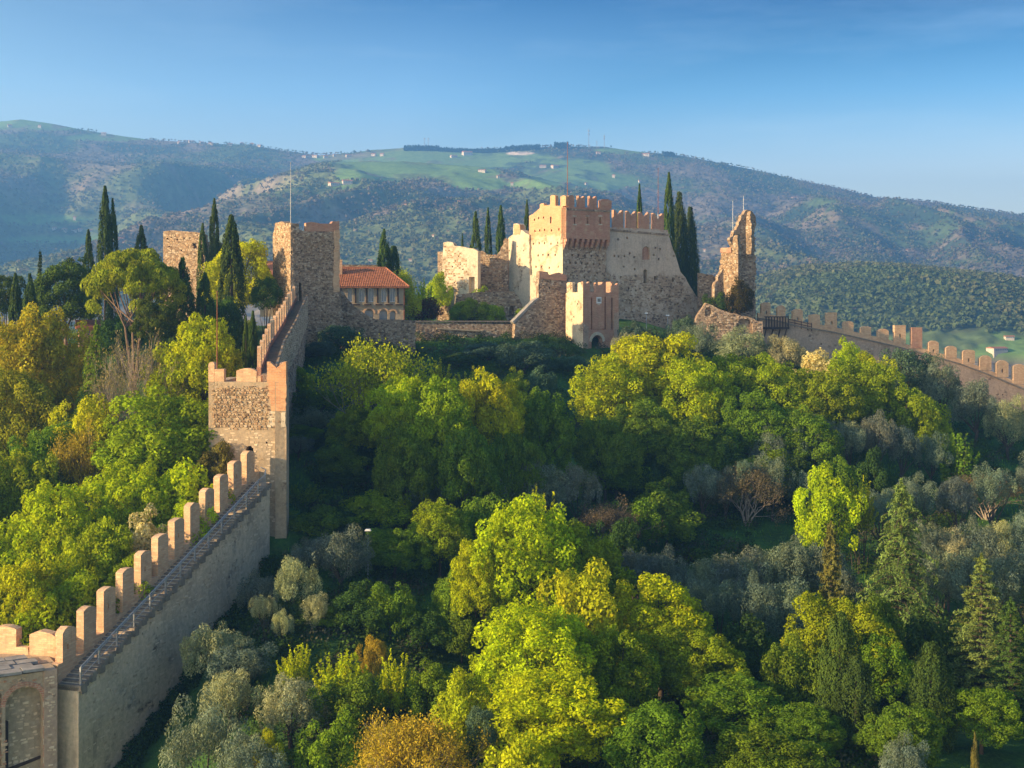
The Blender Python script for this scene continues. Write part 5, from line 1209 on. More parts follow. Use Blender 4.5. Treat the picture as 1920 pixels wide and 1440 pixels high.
def tree(kind, px, py, wpx, Y, colr, label=None, group=None, sink=0.0, minh=2.0, zbase=None):
    if 'cypress' in kind: wpx *= 1.28
    X = (px - CX) / FPX * Y; z0 = (gz(X, Y) if zbase is None else zbase) - sink; zt = (HZ - py) / FPX * Y
    h = max(zt - z0, minh); w = wpx / FPX * Y * 1.04
    k = cnt.get(kind, 0); cnt[kind] = k + 1
    cr, tk, W, H = KIND[kind][k % len(KIND[kind])]
    lab = label
    e = empty(NAMES[kind], (X, Y, z0), lab, SPEC[kind], group or GROUPS.get(kind))
    e.scale = (w / W, w / W, h / H); e.rotation_euler = (0, 0, trng.uniform(0, 6.283))
    c = COL[colr] if isinstance(colr, str) else colr
    j = [trng.uniform(.82, 1.2) for _ in range(3)]; b_ = (j[0] + j[1] + j[2]) / 3
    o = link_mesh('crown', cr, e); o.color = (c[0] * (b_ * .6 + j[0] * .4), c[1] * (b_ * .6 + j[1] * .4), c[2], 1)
    link_mesh('trunk', tk, e)
    mx = MAXR.get(kind)
    if mx and (h / H) / (w / W) > mx:
        s_ = mx * (w / W) / (h / H); o.scale = (1, 1, s_); o.location = (0, 0, H * (1 - s_))
    return e

# (kind, column, top row, width, distance, colour, label)
T = [
 # cypresses on the left
 ('cypress', 197, 350, 27, 205, 'cyp', 'tallest cypress of the close pair rising at the far left above the pines'),
 ('cypress', 211, 373, 20, 206, 'cyp', 'slightly shorter cypress pressed against the right of the tallest left one'),
 ('cypress', 166, 431, 21, 205, 'cyp', 'small slim cypress just left of the tall cypress pair'),
 ('cypress', 265, 423, 29, 208, 'cyp', 'short pointed cypress behind the umbrella pine crown'),
 ('spruce', 75, 468, 20, 198, 'cyp', 'thin spindly conifer at the far left behind the dark round pine'),
 ('cypress', 29, 513, 26, 172, 'cyp', 'left one of two small cone cypresses at the left edge'),
 ('cypress', 56, 514, 30, 171, 'cyp', 'right one of two small cone cypresses at the left edge'),
 ('cypress', 402, 373, 22, 212, 'cyp', 'slim cypress in front of the right edge of the rear ruined tower'),
 ('cypress', 380, 419, 20, 209, 'cyp', 'short cypress before the window of the rear ruined tower'),
 ('cypress', 434, 404, 44, 180, 'cyp', 'tall double topped cypress standing before the bright lime crown'),
 ('cypress', 343, 484, 46, 168, 'cyp', 'wide cone cypress right of the umbrella pine'),
 ('cypress', 384, 512, 38, 171, 'cyp', 'dark cypress between the wide cone cypress and the tall double topped one'),
 ('cypress', 461, 594, 17, 150, 'cyp', 'left one of two small cypresses beside the upper stair wall'),
 ('cypress', 474, 584, 22, 150, 'cyp', 'right one of two small cypresses beside the upper stair wall'),
 ('cypress', 720, 430, 26, 224, 'cyp', 'slim cypress behind the orange tiled roof'),
 ('oldcypress', 738, 462, 34, 226, 'cyp', 'ragged dark cypress leaning against the slim one behind the tiled roof'),
 ('cypress', 892, 397, 21, 256, 'cyp', 'left and widest of three cypresses behind the palace ruin'),
 ('cypress', 915, 390, 15, 256, 'cyp', 'middle and slimmest of three cypresses behind the palace ruin'),
 ('cypress', 939, 386, 20, 256, 'cyp', 'right and tallest of three cypresses behind the palace ruin'),
 ('cypress', 867, 438, 9, 256, 'cyp', 'tip of a cypress just showing over the left corner of the palace ruin'),
 ('cypress', 988, 375, 14, 262, 'cyp', 'narrow cypress touching the left edge of the keep'),
 ('cypress', 1199, 346, 16, 262, 'cyp', 'slim cypress behind the first merlons of the curtain wing'),
 ('cypress', 1254, 325, 23, 258, 'cyp', 'tallest slim cypress at the sloping end of the curtain wing'),
 ('oldcypress', 1274, 362, 32, 262, 'cyp', 'wide old cypress just right of the tallest one by the curtain wing'),
 ('oldcypress', 1294, 390, 32, 265, 'cyp', 'wide old cypress furthest right, toward the ruined tower'),
 # pines
 ('parasol', 253, 470, 178, 166, 'pine', 'golden lit umbrella pine with a flat crown and forked bare stems'),
 ('pine', 122, 485, 128, 182, 'pinedark', 'dark round headed pine left of the umbrella pine'),
 ('pine', 12, 515, 80, 186, 'pinedark', 'dark pine cut by the left edge of the frame'),
 ('pine', 292, 556, 88, 152, 'pinedark', 'small bushy pine under the umbrella pine crown'),
 ('evergreen', 225, 590, 80, 176, 'dark', 'dark shaded evergreen below the umbrella pine stems'),
 ('broad', 446, 452, 140, 194, 'lime', 'bright lime round tree behind the tall double topped cypress'),
 ('evergreen', 498, 520, 60, 182, 'dark', 'dark evergreen filling the gap left of the square grey tower'),
 ('evergreen', 410, 560, 90, 178, 'dark', 'dark evergreen between the cypresses and the upper stair wall'),
 # left sunlit slope
 ('broad', 62, 578, 190, 150, (.36, .33, .025), 'tree with young orange tinted leaves at the left edge'),
 ('broad', 30, 690, 170, 140, (.24, .26, .02), 'yellow green tree directly below the orange tinted one'),
 ('cedar', 180, 600, 110, 146, 'green', 'dark layered conifer between the orange tree and the bare tree'),
 ('bare', 268, 598, 130, 142, 'twig', 'leafless grey tree with fine twigs on the left slope'),
 ('bare', 215, 655, 70, 138, 'twig', 'small leafless tree left of the larger bare tree'),
 ('broad', 372, 608, 168, 143, 'lime', 'bright lime tree behind the rust red flagpole'),
 ('broad', 322, 738, 250, 129, 'mid', 'wide rounded tree just left of the near golden tower'),
 ('small', 160, 745, 110, 133, 'yellow', 'yellow flecked small tree on the left slope below the layered conifer'),
 ('broad', 100, 800, 150, 130, 'green', 'green tree in the middle of the left slope near the edge'),
 ('broad', 30, 850, 150, 124, 'mid', 'green tree at the left edge halfway down'),
 ('broad', 235, 872, 180, 120, 'lime', 'lime tree below the wide rounded tree'),
 ('small', 345, 868, 150, 121, 'lime', 'small lime tree against the wall under the near tower'),
 ('small', 402, 838, 90, 124.5, 'gold', 'brownish green bush touching the arched door of the near tower'),
 ('broad', 90, 925, 190, 113, 'lime', 'large lime tree on the lower left slope'),
 ('small', 280, 975, 110, 112.5, 'cream', 'tree dotted with cream blossom near the wall merlons'),
 ('small', 355, 940, 90, 115.5, 'lime', 'leafy lime bush just behind the upper merlons'),
 ('broad', 185, 990, 170, 108, 'mid', 'green tree behind the middle merlons'),
 ('broad', 45, 1050, 190, 103, 'lime', 'lime tree low at the left edge behind the merlons'),
 ('small', 150, 1075, 120, 103, 'mid', 'green bush behind the lower merlons'),
 ('small', 235, 1050, 90, 106, 'mid', 'leafy bush tight behind the middle merlons'),
 ('small', 60, 1130, 120, 100, 'lime', 'small lime tree above the short golden battlement'),
 ('budding', 150, 800, 90, 128, 'orange', 'thinly leaved reddish tree on the left slope'),
 ('small', 20, 1150, 90, 100, 'yellow', 'yellowish bush at the left edge behind the battlement'),
 # below the castle
 ('small', 602, 728, 100, 162, 'green', 'green bush right of the swallow tailed corner of the near tower'),
 ('small', 560, 690, 60, 168, 'mid', 'small green bush against the outer side of the upper stair wall'),
 ('broad', 668, 762, 120, 147, 'mid', 'leafy tree between the grey olive and the yellow green tree'),
 ('small', 640, 830, 90, 143, 'green', 'green bush right of the grey olive by the tower'),
 ('shoots', 568, 905, 90, 134, 'green', 'green shoots beside the foot of the near tower'),
 ('small', 600, 955, 110, 128, 'green', 'leafy bush on the slope right of the tower foot'),
 ('small', 700, 925, 110, 134, 'mid', 'green bush in the middle of the left hollow'),
 ('small', 930, 880, 100, 140, 'green', 'green bush before the grey olives at the centre'),
 ('evergreen', 1010, 690, 70, 185, 'blue', 'blue green evergreen bush behind the central crowns'),
 ('small', 960, 700, 60, 182, 'mid', 'small green bush behind the central crowns'),
 ('evergreen', 640, 610, 84, 192, 'blue', 'dark evergreen bush at the foot of the square grey tower'),
 ('evergreen', 600, 640, 60, 186, 'blue', 'low dark bush between the square tower and the upper stair wall'),
 ('olive', 585, 770, 112, 152, 'olive', 'grey olive tree right beside the near golden tower'),
 ('olive', 560, 815, 60, 145, 'olive', 'small grey olive below the one beside the near tower'),
 ('budding', 715, 628, 175, 150, 'yellow', 'pale budding tree with fine upright twigs below the arched house'),
 ('bare', 660, 700, 90, 168, 'twig', 'pale twiggy shrub left below the budding tree'),
 ('evergreen', 915, 642, 100, 204, 'blue', 'dark blue green evergreen below the terrace wall'),
 ('evergreen', 985, 640, 100, 200, 'blue', 'large dark evergreen below the barbican wall'),
 ('evergreen', 1065, 668, 80, 203, 'blue', 'low dark shrub in front of the barbican wall'),
 ('evergreen', 860, 662, 70, 200, 'dark', 'small dark shrub at the foot of the terrace wall'),
 ('shoots', 820, 668, 70, 180, 'yellow', 'bush of yellow upright shoots under the terrace wall'),
 ('shoots', 885, 678, 80, 178, 'yellow', 'second bush of yellow upright shoots right of the first'),
 ('broad', 750, 705, 120, 141, 'lime', 'yellow green tree right below the budding tree'),
 ('broad', 820, 722, 140, 139, 'mid', 'rounded green tree left of centre'),
 ('broad', 915, 704, 150, 146, 'lime', 'round lime topped tree in the middle below the terrace wall'),
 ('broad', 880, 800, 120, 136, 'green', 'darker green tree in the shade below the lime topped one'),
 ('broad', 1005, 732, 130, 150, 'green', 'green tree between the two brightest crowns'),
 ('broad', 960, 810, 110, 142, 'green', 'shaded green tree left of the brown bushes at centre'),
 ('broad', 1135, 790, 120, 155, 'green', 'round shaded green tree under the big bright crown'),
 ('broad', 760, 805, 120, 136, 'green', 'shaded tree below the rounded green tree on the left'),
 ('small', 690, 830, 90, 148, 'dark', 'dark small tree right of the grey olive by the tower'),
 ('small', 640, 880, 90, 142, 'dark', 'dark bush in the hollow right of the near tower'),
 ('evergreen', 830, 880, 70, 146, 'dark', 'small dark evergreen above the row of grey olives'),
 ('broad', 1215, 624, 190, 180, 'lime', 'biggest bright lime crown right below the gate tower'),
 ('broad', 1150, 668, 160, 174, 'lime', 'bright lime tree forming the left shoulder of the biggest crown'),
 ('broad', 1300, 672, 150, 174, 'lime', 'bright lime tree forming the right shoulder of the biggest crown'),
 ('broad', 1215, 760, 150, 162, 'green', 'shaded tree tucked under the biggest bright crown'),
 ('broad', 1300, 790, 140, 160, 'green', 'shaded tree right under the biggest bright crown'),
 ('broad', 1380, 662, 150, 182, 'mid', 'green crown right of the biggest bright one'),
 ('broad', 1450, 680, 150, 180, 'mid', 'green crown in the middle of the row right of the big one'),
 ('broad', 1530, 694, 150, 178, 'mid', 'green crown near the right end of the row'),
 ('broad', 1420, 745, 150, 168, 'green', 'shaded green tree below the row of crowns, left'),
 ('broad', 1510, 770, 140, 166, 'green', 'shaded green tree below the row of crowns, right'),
 ('small', 1540, 668, 120, 189, 'cream', 'small tree with cream yellow blossom below the right wall'),
 ('broad', 1618, 676, 140, 184, 'mid', 'rounded green tree at the right end of the row'),
 ('small', 1585, 648, 70, 194, 'lime', 'lime bush just below the right wall'),
 ('small', 1640, 662, 60, 192, 'yellow', 'small yellow green bush below the right wall'),
 ('olive', 1395, 622, 110, 214, 'paleolive', 'pale sunlit olive in front of the wooden gallery'),
 ('olive', 1470, 632, 90, 212, 'paleolive', 'pale olive right of the one before the wooden gallery'),
 ('olive', 1310, 612, 80, 216, 'olive', 'olive at the foot of the curtain wing end'),
 ('evergreen', 1280, 596, 60, 222, 'blue', 'dark bush against the foot of the curtain wing'),
 ('evergreen', 1190, 604, 66, 213, 'blue', 'dark bush just right of the gate tower'),
 ('olive', 1172, 622, 46, 206, 'paleolive', 'small pale olive covering the right foot of the gate tower'),
 ('evergreen', 1700, 655, 110, 205, 'blue', 'dark round evergreen below the middle of the right wall'),
 ('olive', 1765, 682, 90, 200, 'olive', 'grey olive below the right wall, right of the dark round evergreen'),
 ('olive', 1830, 715, 90, 196, 'olive', 'grey olive near the right edge under the wall'),
 ('olive', 1890, 752, 90, 192, 'paleolive', 'pale olive at the right edge under the wall'),
 ('small', 1725, 735, 90, 180, 'mid', 'green bush on the grassy clearing at the right'),
 ('shoots', 1790, 800, 100, 172, 'green', 'green shrub in the middle of the grassy clearing'),
 # middle right slope
 ('small', 1555, 885, 110, 140, 'lime', 'lime tree alone among grey olives right of centre'),
 ('shoots', 1610, 885, 70, 142, 'yellow', 'yellow shoots right behind the lone lime tree'),
 ('small', 1250, 915, 120, 143, 'green', 'thin green tree below the big crowns'),
 ('small', 1190, 935, 90, 140, 'green', 'thin green tree left of its twin below the big crowns'),
 ('budding', 1150, 940, 110, 138, (.13, .11, .075), 'leafless purplish shrub in the hollow at centre'),
 ('budding', 1400, 870, 100, 152, (.13, .11, .07), 'purplish brown shrub among the grey olives'),
 ('budding', 1850, 890, 130, 160, (.15, .12, .07), 'reddish brown shrub on the right slope'),
 # foreground centre
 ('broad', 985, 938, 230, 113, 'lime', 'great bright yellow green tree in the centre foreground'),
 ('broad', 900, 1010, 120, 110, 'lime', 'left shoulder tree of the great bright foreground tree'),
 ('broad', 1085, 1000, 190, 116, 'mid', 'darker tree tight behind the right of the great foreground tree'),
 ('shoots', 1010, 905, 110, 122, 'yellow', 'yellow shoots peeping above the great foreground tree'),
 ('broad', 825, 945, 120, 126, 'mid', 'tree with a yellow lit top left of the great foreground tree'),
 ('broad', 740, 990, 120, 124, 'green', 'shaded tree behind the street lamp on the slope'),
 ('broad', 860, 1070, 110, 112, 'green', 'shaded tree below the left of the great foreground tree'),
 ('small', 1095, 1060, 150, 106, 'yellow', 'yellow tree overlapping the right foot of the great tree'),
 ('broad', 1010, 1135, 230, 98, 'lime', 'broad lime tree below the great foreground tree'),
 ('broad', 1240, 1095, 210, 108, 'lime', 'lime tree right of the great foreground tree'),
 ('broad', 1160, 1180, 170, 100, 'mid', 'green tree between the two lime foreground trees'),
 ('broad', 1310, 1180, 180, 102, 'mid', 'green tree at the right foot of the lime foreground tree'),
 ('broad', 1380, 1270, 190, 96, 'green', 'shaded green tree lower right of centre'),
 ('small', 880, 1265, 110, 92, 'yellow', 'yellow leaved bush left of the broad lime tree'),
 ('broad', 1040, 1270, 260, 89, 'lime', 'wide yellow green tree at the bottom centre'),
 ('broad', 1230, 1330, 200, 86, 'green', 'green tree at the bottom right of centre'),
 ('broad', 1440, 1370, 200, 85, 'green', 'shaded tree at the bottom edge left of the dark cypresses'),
 ('small', 960, 1385, 150, 82, 'yellow', 'yellow green bush at the bottom edge'),
 ('budding', 800, 1330, 170, 84, 'orange', 'thin orange leaved tree at the bottom edge'),
 ('budding', 720, 1345, 120, 84, 'orange', 'smaller orange leaved tree left of its twin at the bottom'),
 ('evergreen', 905, 1330, 70, 86, 'blue', 'dark green bush between orange and yellow trees at the bottom'),
 # foreground left
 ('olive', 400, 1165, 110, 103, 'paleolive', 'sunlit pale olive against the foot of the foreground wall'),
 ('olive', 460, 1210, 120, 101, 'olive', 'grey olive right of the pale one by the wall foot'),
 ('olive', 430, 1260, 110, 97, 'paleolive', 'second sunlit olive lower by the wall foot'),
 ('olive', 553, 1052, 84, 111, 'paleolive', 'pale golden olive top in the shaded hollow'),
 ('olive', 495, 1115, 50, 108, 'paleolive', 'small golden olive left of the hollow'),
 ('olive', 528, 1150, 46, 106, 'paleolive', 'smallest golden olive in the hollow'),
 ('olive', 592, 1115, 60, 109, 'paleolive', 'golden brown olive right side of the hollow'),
 ('olive', 640, 998, 110, 119, 'olive', 'grey olive left behind the street lamp'),
 ('olive', 590, 1005, 90, 121, 'olive', 'grey olive near the foot of the near tower'),
 ('olive', 485, 1080, 80, 114, 'olive', 'dark grey olive beside the vertical end of the foreground wall'),
 ('olive', 545, 1275, 120, 93, 'paleolive', 'olive with pale plume tops in the lower left'),
 ('olive', 385, 1325, 150, 88, 'olive', 'blue grey olive at the bottom left'),
 ('olive', 470, 1380, 120, 84, 'olive', 'blue grey olive at the bottom edge'),
 ('shoots', 555, 1198, 80, 99, 'lime', 'lime shrub with pointed shoots between two olives'),
 ('shoots', 640, 1212, 110, 97, 'lime', 'bright lime shrub in the lower left middle'),
 ('shoots', 742, 1212, 84, 97, 'lime', 'pointed lime shrub right of the other lime shrub'),
 ('small', 650, 1270, 110, 94, 'green', 'green bush below the bright lime shrub'),
 ('small', 700, 1195, 50, 100, 'orange', 'small brownish shrub between two lime shrubs'),
 ('small', 505, 1370, 60, 86, 'yellow', 'small yellow bush near the bottom edge'),
 ('small', 800, 1250, 90, 96, 'green', 'dark green bush left of the yellow leaved bush'),
 ('small', 620, 1350, 110, 86, 'green', 'green bush at the bottom left of centre'),
 # lower right
 ('broad', 1580, 1118, 190, 104, 'mid', 'dense round green tree in the lower right'),
 ('broad', 1640, 1190, 130, 101, 'green', 'dark green tree at the right foot of the dense round one'),
 ('small', 1480, 1200, 110, 100, 'green', 'green bush left of the dense round tree'),
 ('spruce', 1558, 978, 70, 118, 'gold', 'brownish conifer left of the tall drooping cedar'),
 ('cedar', 1690, 898, 215, 116, 'cedar', 'tall drooping cedar with golden tips in the lower right'),
 ('fir', 1840, 1038, 170, 104, 'cedar', 'layered fir with lit top near the right edge'),
 ('fir', 1895, 1120, 130, 99, 'dark', 'dark fir at the right edge'),
 ('oldcypress', 1575, 1150, 72, 94, 'cyp', 'dark old cypress with a brown lit tip at the lower right'),
 ('oldcypress', 1605, 1230, 70, 92, 'cyp', 'darker cypress leaning behind the brown tipped one'),
 ('oldcypress', 1746, 1205, 76, 93, 'cyp', 'dark old cypress below the drooping cedar'),
 ('cypress', 1828, 1374, 18, 82, (.12, .11, .03), 'brown cypress tip poking up at the bottom right'),  # low sun on the tip is put into the whole crown's colour
 ('broad', 1840, 1290, 150, 92, 'green', 'shaded green tree at the right edge bottom'),
 ('broad', 1690, 1330, 150, 88, 'green', 'shaded green tree between the dark cypresses at the bottom'),
 ('olive', 1700, 1390, 90, 84, 'olive', 'grey olive at the bottom right'),
 ('broad', 1520, 1330, 130, 90, 'green', 'shaded tree left of the brown tipped cypress'),
]
for kind, px, py, w, Y, c_, lab in T: tree(kind, px, py, w, Y, c_, lab)

# rows of grey olives across the shaded slope
def band(kind, pts, cols, w, base, ntag, group, jit=8, dy=0):
    for i, (px, py, Y) in enumerate(pts):
        lab = ('leftmost ' if not i else '%s from left, ' % W_[i]) + base
        tree(kind, px + trng.uniform(-jit, jit), py + trng.uniform(-jit, jit), w * trng.uniform(.8, 1.2), Y, cols[i % len(cols)], lab, group)
def row(x0, x1, n, f, Yf): return [(x0 + (x1 - x0) * i / (n - 1), f((i) / (n - 1)), Yf(i / (n - 1))) for i in range(n)]
OL = ['olive']
band('olive', row(790, 1080, 6, lambda t: 905 - 40 * math.sin(t * 2.4), lambda t: 138 + 6 * t), OL, 86, 'grey olive in the shaded row above the great foreground tree', 0, 'grey olives above the great foreground tree')
band('olive', row(1195, 1560, 7, lambda t: 1030 + 14 * math.sin(t * 5), lambda t: 124 + 2 * t), OL, 96, 'grey olive in the long shaded row left of the drooping cedar', 0, 'grey olives left of the drooping cedar')
band('olive', row(1290, 1480, 4, lambda t: 1090, lambda t: 117), OL, 92, 'grey olive in the shade just right of the foreground lime tree', 0, 'grey olives right of the foreground lime tree')
band('olive', row(1730, 1935, 5, lambda t: 985 - 10 * t, lambda t: 130 + 2 * t), OL + ['paleolive'], 88, 'grey olive in the upper row right of the drooping cedar', 0, 'grey olives right of the drooping cedar')
band('olive', row(1760, 1935, 4, lambda t: 1040, lambda t: 121), OL, 92, 'grey olive in the lower row behind the layered fir', 0, 'grey olives behind the layered fir')
band('olive', row(1310, 1500, 5, lambda t: 870 + 12 * math.sin(t * 7), lambda t: 152 + 3 * t), OL, 82, 'grey olive below the long row of green crowns', 0, 'grey olives below the green crowns')
band('olive', row(1440, 1750, 7, lambda t: 815 - 30 * math.sin(t * 3.1), lambda t: 164 + 8 * t), OL, 74, 'grey olive on the right slope beside the grassy clearing', 0, 'grey olives beside the grassy clearing')
band('olive', row(1650, 1930, 5, lambda t: 920 - 60 * t, lambda t: 146 + 8 * t), OL, 70, 'grey olive at the lower edge of the grassy clearing', 0, 'grey olives below the grassy clearing')
band('small', row(640, 1160, 7, lambda t: 960 + 30 * math.sin(t * 9), lambda t: 131), ['dark', 'green'], 90, 'dark leafy bush in the shaded hollow behind the great foreground tree', 0, 'dark bushes in the central hollow')
band('small', row(560, 860, 6, lambda t: 1120 + 30 * math.sin(t * 9), lambda t: 110), ['dark', 'green'], 90, 'dark leafy bush in the deep hollow right of the foreground wall', 0, 'dark bushes in the left hollow')
band('small', row(1400, 1900, 7, lambda t: 1165 + 40 * math.sin(t * 9), lambda t: 107), ['dark', 'green'], 100, 'dark leafy bush between the conifers at the lower right', 0, 'dark bushes among the conifers')
band('small', row(560, 1060, 9, lambda t: 855 + 20 * math.sin(t * 9), lambda t: 150), ['green', 'dark'], 84, 'dark leafy bush under the green crowns left of centre', 0, 'dark bushes left of centre')
band('small', row(1160, 1640, 8, lambda t: 850 + 10 * math.sin(t * 9), lambda t: 158), ['green', 'dark'], 90, 'dark leafy bush under the green crowns right of centre', 0, 'dark bushes right of centre')
# beyond the left edge the wood goes on
band('broad', sorted([(-140, 640, 150), (-220, 760, 135), (-120, 860, 120), (-200, 960, 110), (-110, 1080, 102), (-330, 700, 150), (-150, 560, 180), (-300, 880, 124)]), ['mid', 'lime'], 180, 'leafy tree of the wood beyond the left edge', 0, 'trees beyond the left edge')
band('olive', [(1985, 830, 178), (2040, 900, 160), (2075, 985, 140), (2110, 1080, 124), (2130, 850, 178), (2200, 920, 158), (2230, 1010, 138)], OL, 90, 'grey olive on the slope beyond the right edge', 0, 'olives beyond the right edge')
band('broad', [(2010, 1150, 108), (2030, 1320, 92), (2150, 1220, 104), (2280, 1100, 120), (2300, 1350, 90)], ['green', 'mid'], 170, 'leafy tree of the slope beyond the right edge', 0, 'trees beyond the right edge')
# garden shrubs inside the walls
for px, py, w, Y, c_, lab in ((882, 560, 70, 229, 'pine', 'round sunlit garden shrub before the low brown wall'), (925, 572, 50, 228.5, 'mid', 'smaller garden shrub right of the round one'), (860, 575, 40, 228, 'green', 'dark garden shrub left of the round one'),
                              (905, 546, 60, 236.5, 'mid', 'climbing green plant on top of the low brown wall'), (985, 575, 34, 229, 'mid', 'shrub on the grassy ramp beside the sloping coping'), (790, 560, 60, 224, (.10, .05, .02), 'reddish brown bush between the house and the palace ruin'),
                              (768, 545, 40, 222, 'lime', 'yellow green bush at the corner of the arched house'), (820, 515, 50, 238, 'lime', 'bright lime tree touching the left edge of the palace ruin'), (1385, 530, 46, 244, (.07, .06, .015), 'brownish ivy bush climbing the ruined tower'), (1345, 545, 50, 246, 'dark', 'dark bush at the base of the inner wall')):
    tree('small' if 'shrub' not in lab else 'evergreen', px, py, w, Y, c_, lab, 'bushes inside the castle walls', zbase=(HZ - 612) / FPX * Y if py > 500 else None, minh=1.5)
tree('shoots', 790, 520, 60, 226, 'lime', 'tall yellow shoots leaning above the reddish bush', zbase=-5)
tree('budding', 750, 500, 50, 223, 'lime', 'thin budding tree leaning over the hipped roof end', zbase=-5)
# skyline woods on the mountain
def farwood(px0, px1, py, h, label):
    rs = np.random.RandomState(int(px0)); n = int((px1 - px0) * 26); Y = 3240
    x = rs.uniform(px0, px1, n); X = (x - CX) / FPX * Y; Yy = Y + rs.uniform(-15, 15, n); zb_ = mount(X, Yy); H_ = h / FPX * Y
    P = np.stack([X, Yy, zb_ + rs.rand(n) * H_ * (.8 + .2 * np.sin(x * 1.3))], 1)
    me = leaves_mesh('skyline_wood', P, sph(n, rs), 3.2, 2.4, M['needle'], rs); o = link_mesh('skyline_wood', me); o.color = (.02, .035, .02, 1)
    tag(o, label, kind='stuff')
farwood(758, 822, 275, 8, 'dark strip of wood on the skyline left of centre'); farwood(822, 1010, 278, 5, 'thin dark hedge line along the central skyline'); farwood(1040, 1066, 270, 12, 'square dark clump on the skyline above the keep'); farwood(1243, 1263, 285, 8, 'small dark clump on the right skyline'); farwood(945, 1012, 275, 8, 'dark wood on the skyline above the quarry scar')

# ---- undergrowth, ivy and grass tufts
rs = np.random.RandomState(9)
def blobs(name, C_, R_, per, colr, mat, label, a=.15, b=.09, up=.3):
    P, Nn, lv = [], [], []
    for c_, r_ in zip(C_, R_):
        k = int(per * r_ ** 1.6) + 8; q = sph(k * 2, rs); q = q[q[:, 2] > -.25][:k]
        P.append(c_ + q * r_ * np.array([1, 1, .8]) * rs.uniform(.6, 1.1, (len(q), 1))); Nn.append(nrm(q + rs.normal(size=q.shape) * .5 + np.array([0, 0, up]))); lv.append(np.full(len(q), rs.uniform(.1, .9)))
    me = leaves_mesh(name, np.concatenate(P), np.concatenate(Nn), a, b, mat, rs, lv=np.concatenate(lv)); o = link_mesh(name, me); o.color = (*colr, 1); tag(o, label, kind='stuff'); return o
n = 5300; Y = rs.uniform(78, 232, n); u = rs.uniform(420, 2250, n); X = (u - CX) / FPX * Y
den = fbm(X * .06, Y * .06, 3, 201); wallx = P0.x + (Y - P0.y) / dW.y * dW.x
keep_ = (den > .33) & ~((u > 1640) & (Y > 150) & (Y < 200) & (den < .60)) & (X > np.where(Y < 127, wallx + 3.4, (560 - CX) / FPX * Y)) 
X, Y = X[keep_], Y[keep_]; n = len(X)
R_ = rs.uniform(.5, 1.5, n); Cc = np.stack([X, Y, ground(X, Y) + R_ * .35], 1); h_ = n // 3
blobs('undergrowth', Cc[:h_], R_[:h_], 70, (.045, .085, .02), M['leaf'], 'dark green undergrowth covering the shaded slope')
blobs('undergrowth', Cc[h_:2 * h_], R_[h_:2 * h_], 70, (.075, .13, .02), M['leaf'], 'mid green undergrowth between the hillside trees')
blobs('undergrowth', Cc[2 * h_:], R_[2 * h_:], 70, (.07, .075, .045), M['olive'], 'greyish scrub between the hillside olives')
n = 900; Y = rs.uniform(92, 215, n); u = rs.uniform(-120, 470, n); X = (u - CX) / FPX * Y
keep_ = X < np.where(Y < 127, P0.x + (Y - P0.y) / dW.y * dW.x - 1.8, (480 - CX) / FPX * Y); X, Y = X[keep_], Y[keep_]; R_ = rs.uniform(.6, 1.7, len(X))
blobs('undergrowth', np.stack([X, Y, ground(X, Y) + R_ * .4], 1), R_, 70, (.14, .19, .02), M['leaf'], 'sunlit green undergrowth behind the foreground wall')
# ivy creeping along the foot of the foreground wall
n = 330; s_ = rs.uniform(-1, LW + 3, n); C_ = []
for s in s_:
    p = FLW.P(s, 1.75 + rs.uniform(.1, 1.5), 0); C_.append((p.x, p.y, gz(p.x, p.y) + rs.uniform(0, .9)))
blobs('ivy', np.array(C_), rs.uniform(.35, .9, n), 90, (.035, .075, .018), M['leaf'], 'dark ivy creeping up the foot of the foreground wall', .11, .09)
# grass tufts on the open clearings
n = 26000; Y = rs.uniform(120, 235, n); u = rs.uniform(540, 1930, n); X = (u - CX) / FPX * Y; Z = ground(X, Y)
P = np.stack([X, Y, Z + .12], 1); Nn = nrm(rs.normal(size=(n, 3)) * np.array([1, 1, .25]))
me = leaves_mesh('grass', P, Nn, .28, .05, M['leaf'], rs, up=(0, 0, 2)); o = link_mesh('grass', me); o.color = (.11, .23, .03, 1); tag(o, 'green grass on the open clearings of the slope', kind='stuff')

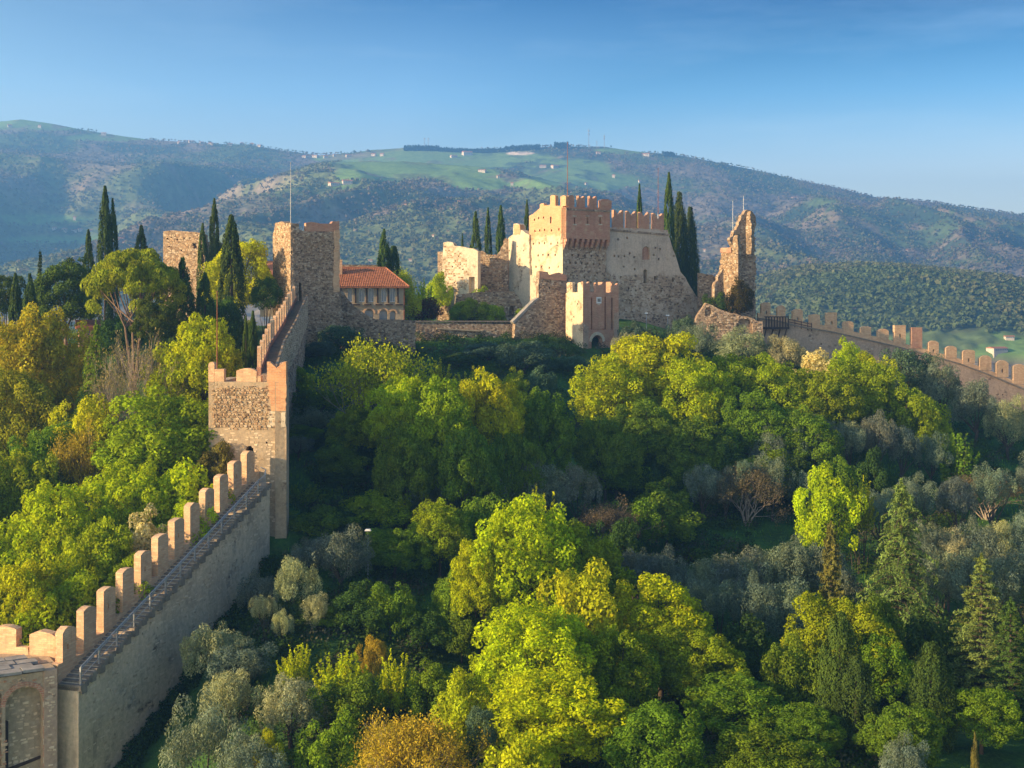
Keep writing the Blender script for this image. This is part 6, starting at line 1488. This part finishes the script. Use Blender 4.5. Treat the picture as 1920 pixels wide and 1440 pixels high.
# ---- woods on the far slopes: crowns too many to count
def forest(label, nn, col_, seed, cond, a=2.3):
    rs = np.random.RandomState(seed)
    i = rs.randint(0, XX.shape[0] - 1, nn * 4); j = rs.randint(0, XX.shape[1] - 1, nn * 4)
    ok = cond(i, j) & (ppx[i, j] > -150) & (ppx[i, j] < 2100) & (YY[i, j] > 930) & (YY[i, j] < 3290) & (fld[i, j] < .15)
    i, j = i[ok][:nn], j[ok][:nn]; n = len(i); fy_ = rs.rand(n)
    X = XX[i, j] + rs.uniform(-3, 3, n); Y = YY[i, j] + rs.uniform(-3, 3, n); Z = mount(X, Y)
    k = 4; c_ = np.repeat(np.stack([X, Y, Z + 3.2], 1), k, 0); q = sph(n * k, rs); q[:, 2] = np.abs(q[:, 2])
    P = c_ + q * np.array([1, 1, 1.1]) * a; lv = np.repeat(rs.rand(n), k)
    me = leaves_mesh('far_woodland', P, nrm(q + rs.normal(size=q.shape) * .3), a, a * .8, M['far'], rs, lv=lv); o = link_mesh('far_woodland', me); o.color = (*col_, 1); tag(o, label, kind='stuff')
forest('bare purplish brown woodland crowns on the mountain slopes', 24000, (.165, .14, .105), 1, lambda i, j: (f1[i, j] < .52) & (YY[i, j] > 1450))
forest('fresh green woodland crowns on the mountain slopes', 30000, (.135, .15, .07), 2, lambda i, j: (f1[i, j] > .42))
forest('dark conifer crowns on the mountain slopes', 4000, (.07, .10, .05), 3, lambda i, j: (f2[i, j] > .50), 2.2)
forest('pale budding crowns on the mountain slopes', 3000, (.21, .18, .12), 4, lambda i, j: (f2[i, j] > .45) & (YY[i, j] > 1450), 2.2)
forest('dense green wood on the near hill behind the right wall', 36000, (.10, .14, .06), 5, lambda i, j: (YY[i, j] < 1450) & (ppx[i, j] > 1330), 1.7)

# ------------------------------------------------------------------ air
hz = bpy.data.materials.new('haze'); hz.use_nodes = True; t = hz.node_tree; t.nodes.clear()
pv = t.nodes.new('ShaderNodeVolumePrincipled'); pv.inputs['Color'].default_value = (.17, .46, 1.0, 1); pv.inputs['Density'].default_value = 0.00031; pv.inputs['Anisotropy'].default_value = 0.2
ho = t.nodes.new('ShaderNodeOutputMaterial'); t.links.new(pv.outputs[0], ho.inputs['Volume'])
zlo = -300.0
m = MB(); m.v = [(x, y, z) for x in (-4600, 4600) for y in (-400, 4800) for z in (zlo, 446)]
m.f = [(0, 1, 3, 2), (4, 6, 7, 5), (0, 4, 5, 1), (2, 3, 7, 6), (0, 2, 6, 4), (1, 5, 7, 3)]
me = m.mesh('haze', hz); o = link_mesh('haze', me); tag(o, 'thin blue evening haze in the valley air', kind='stuff')
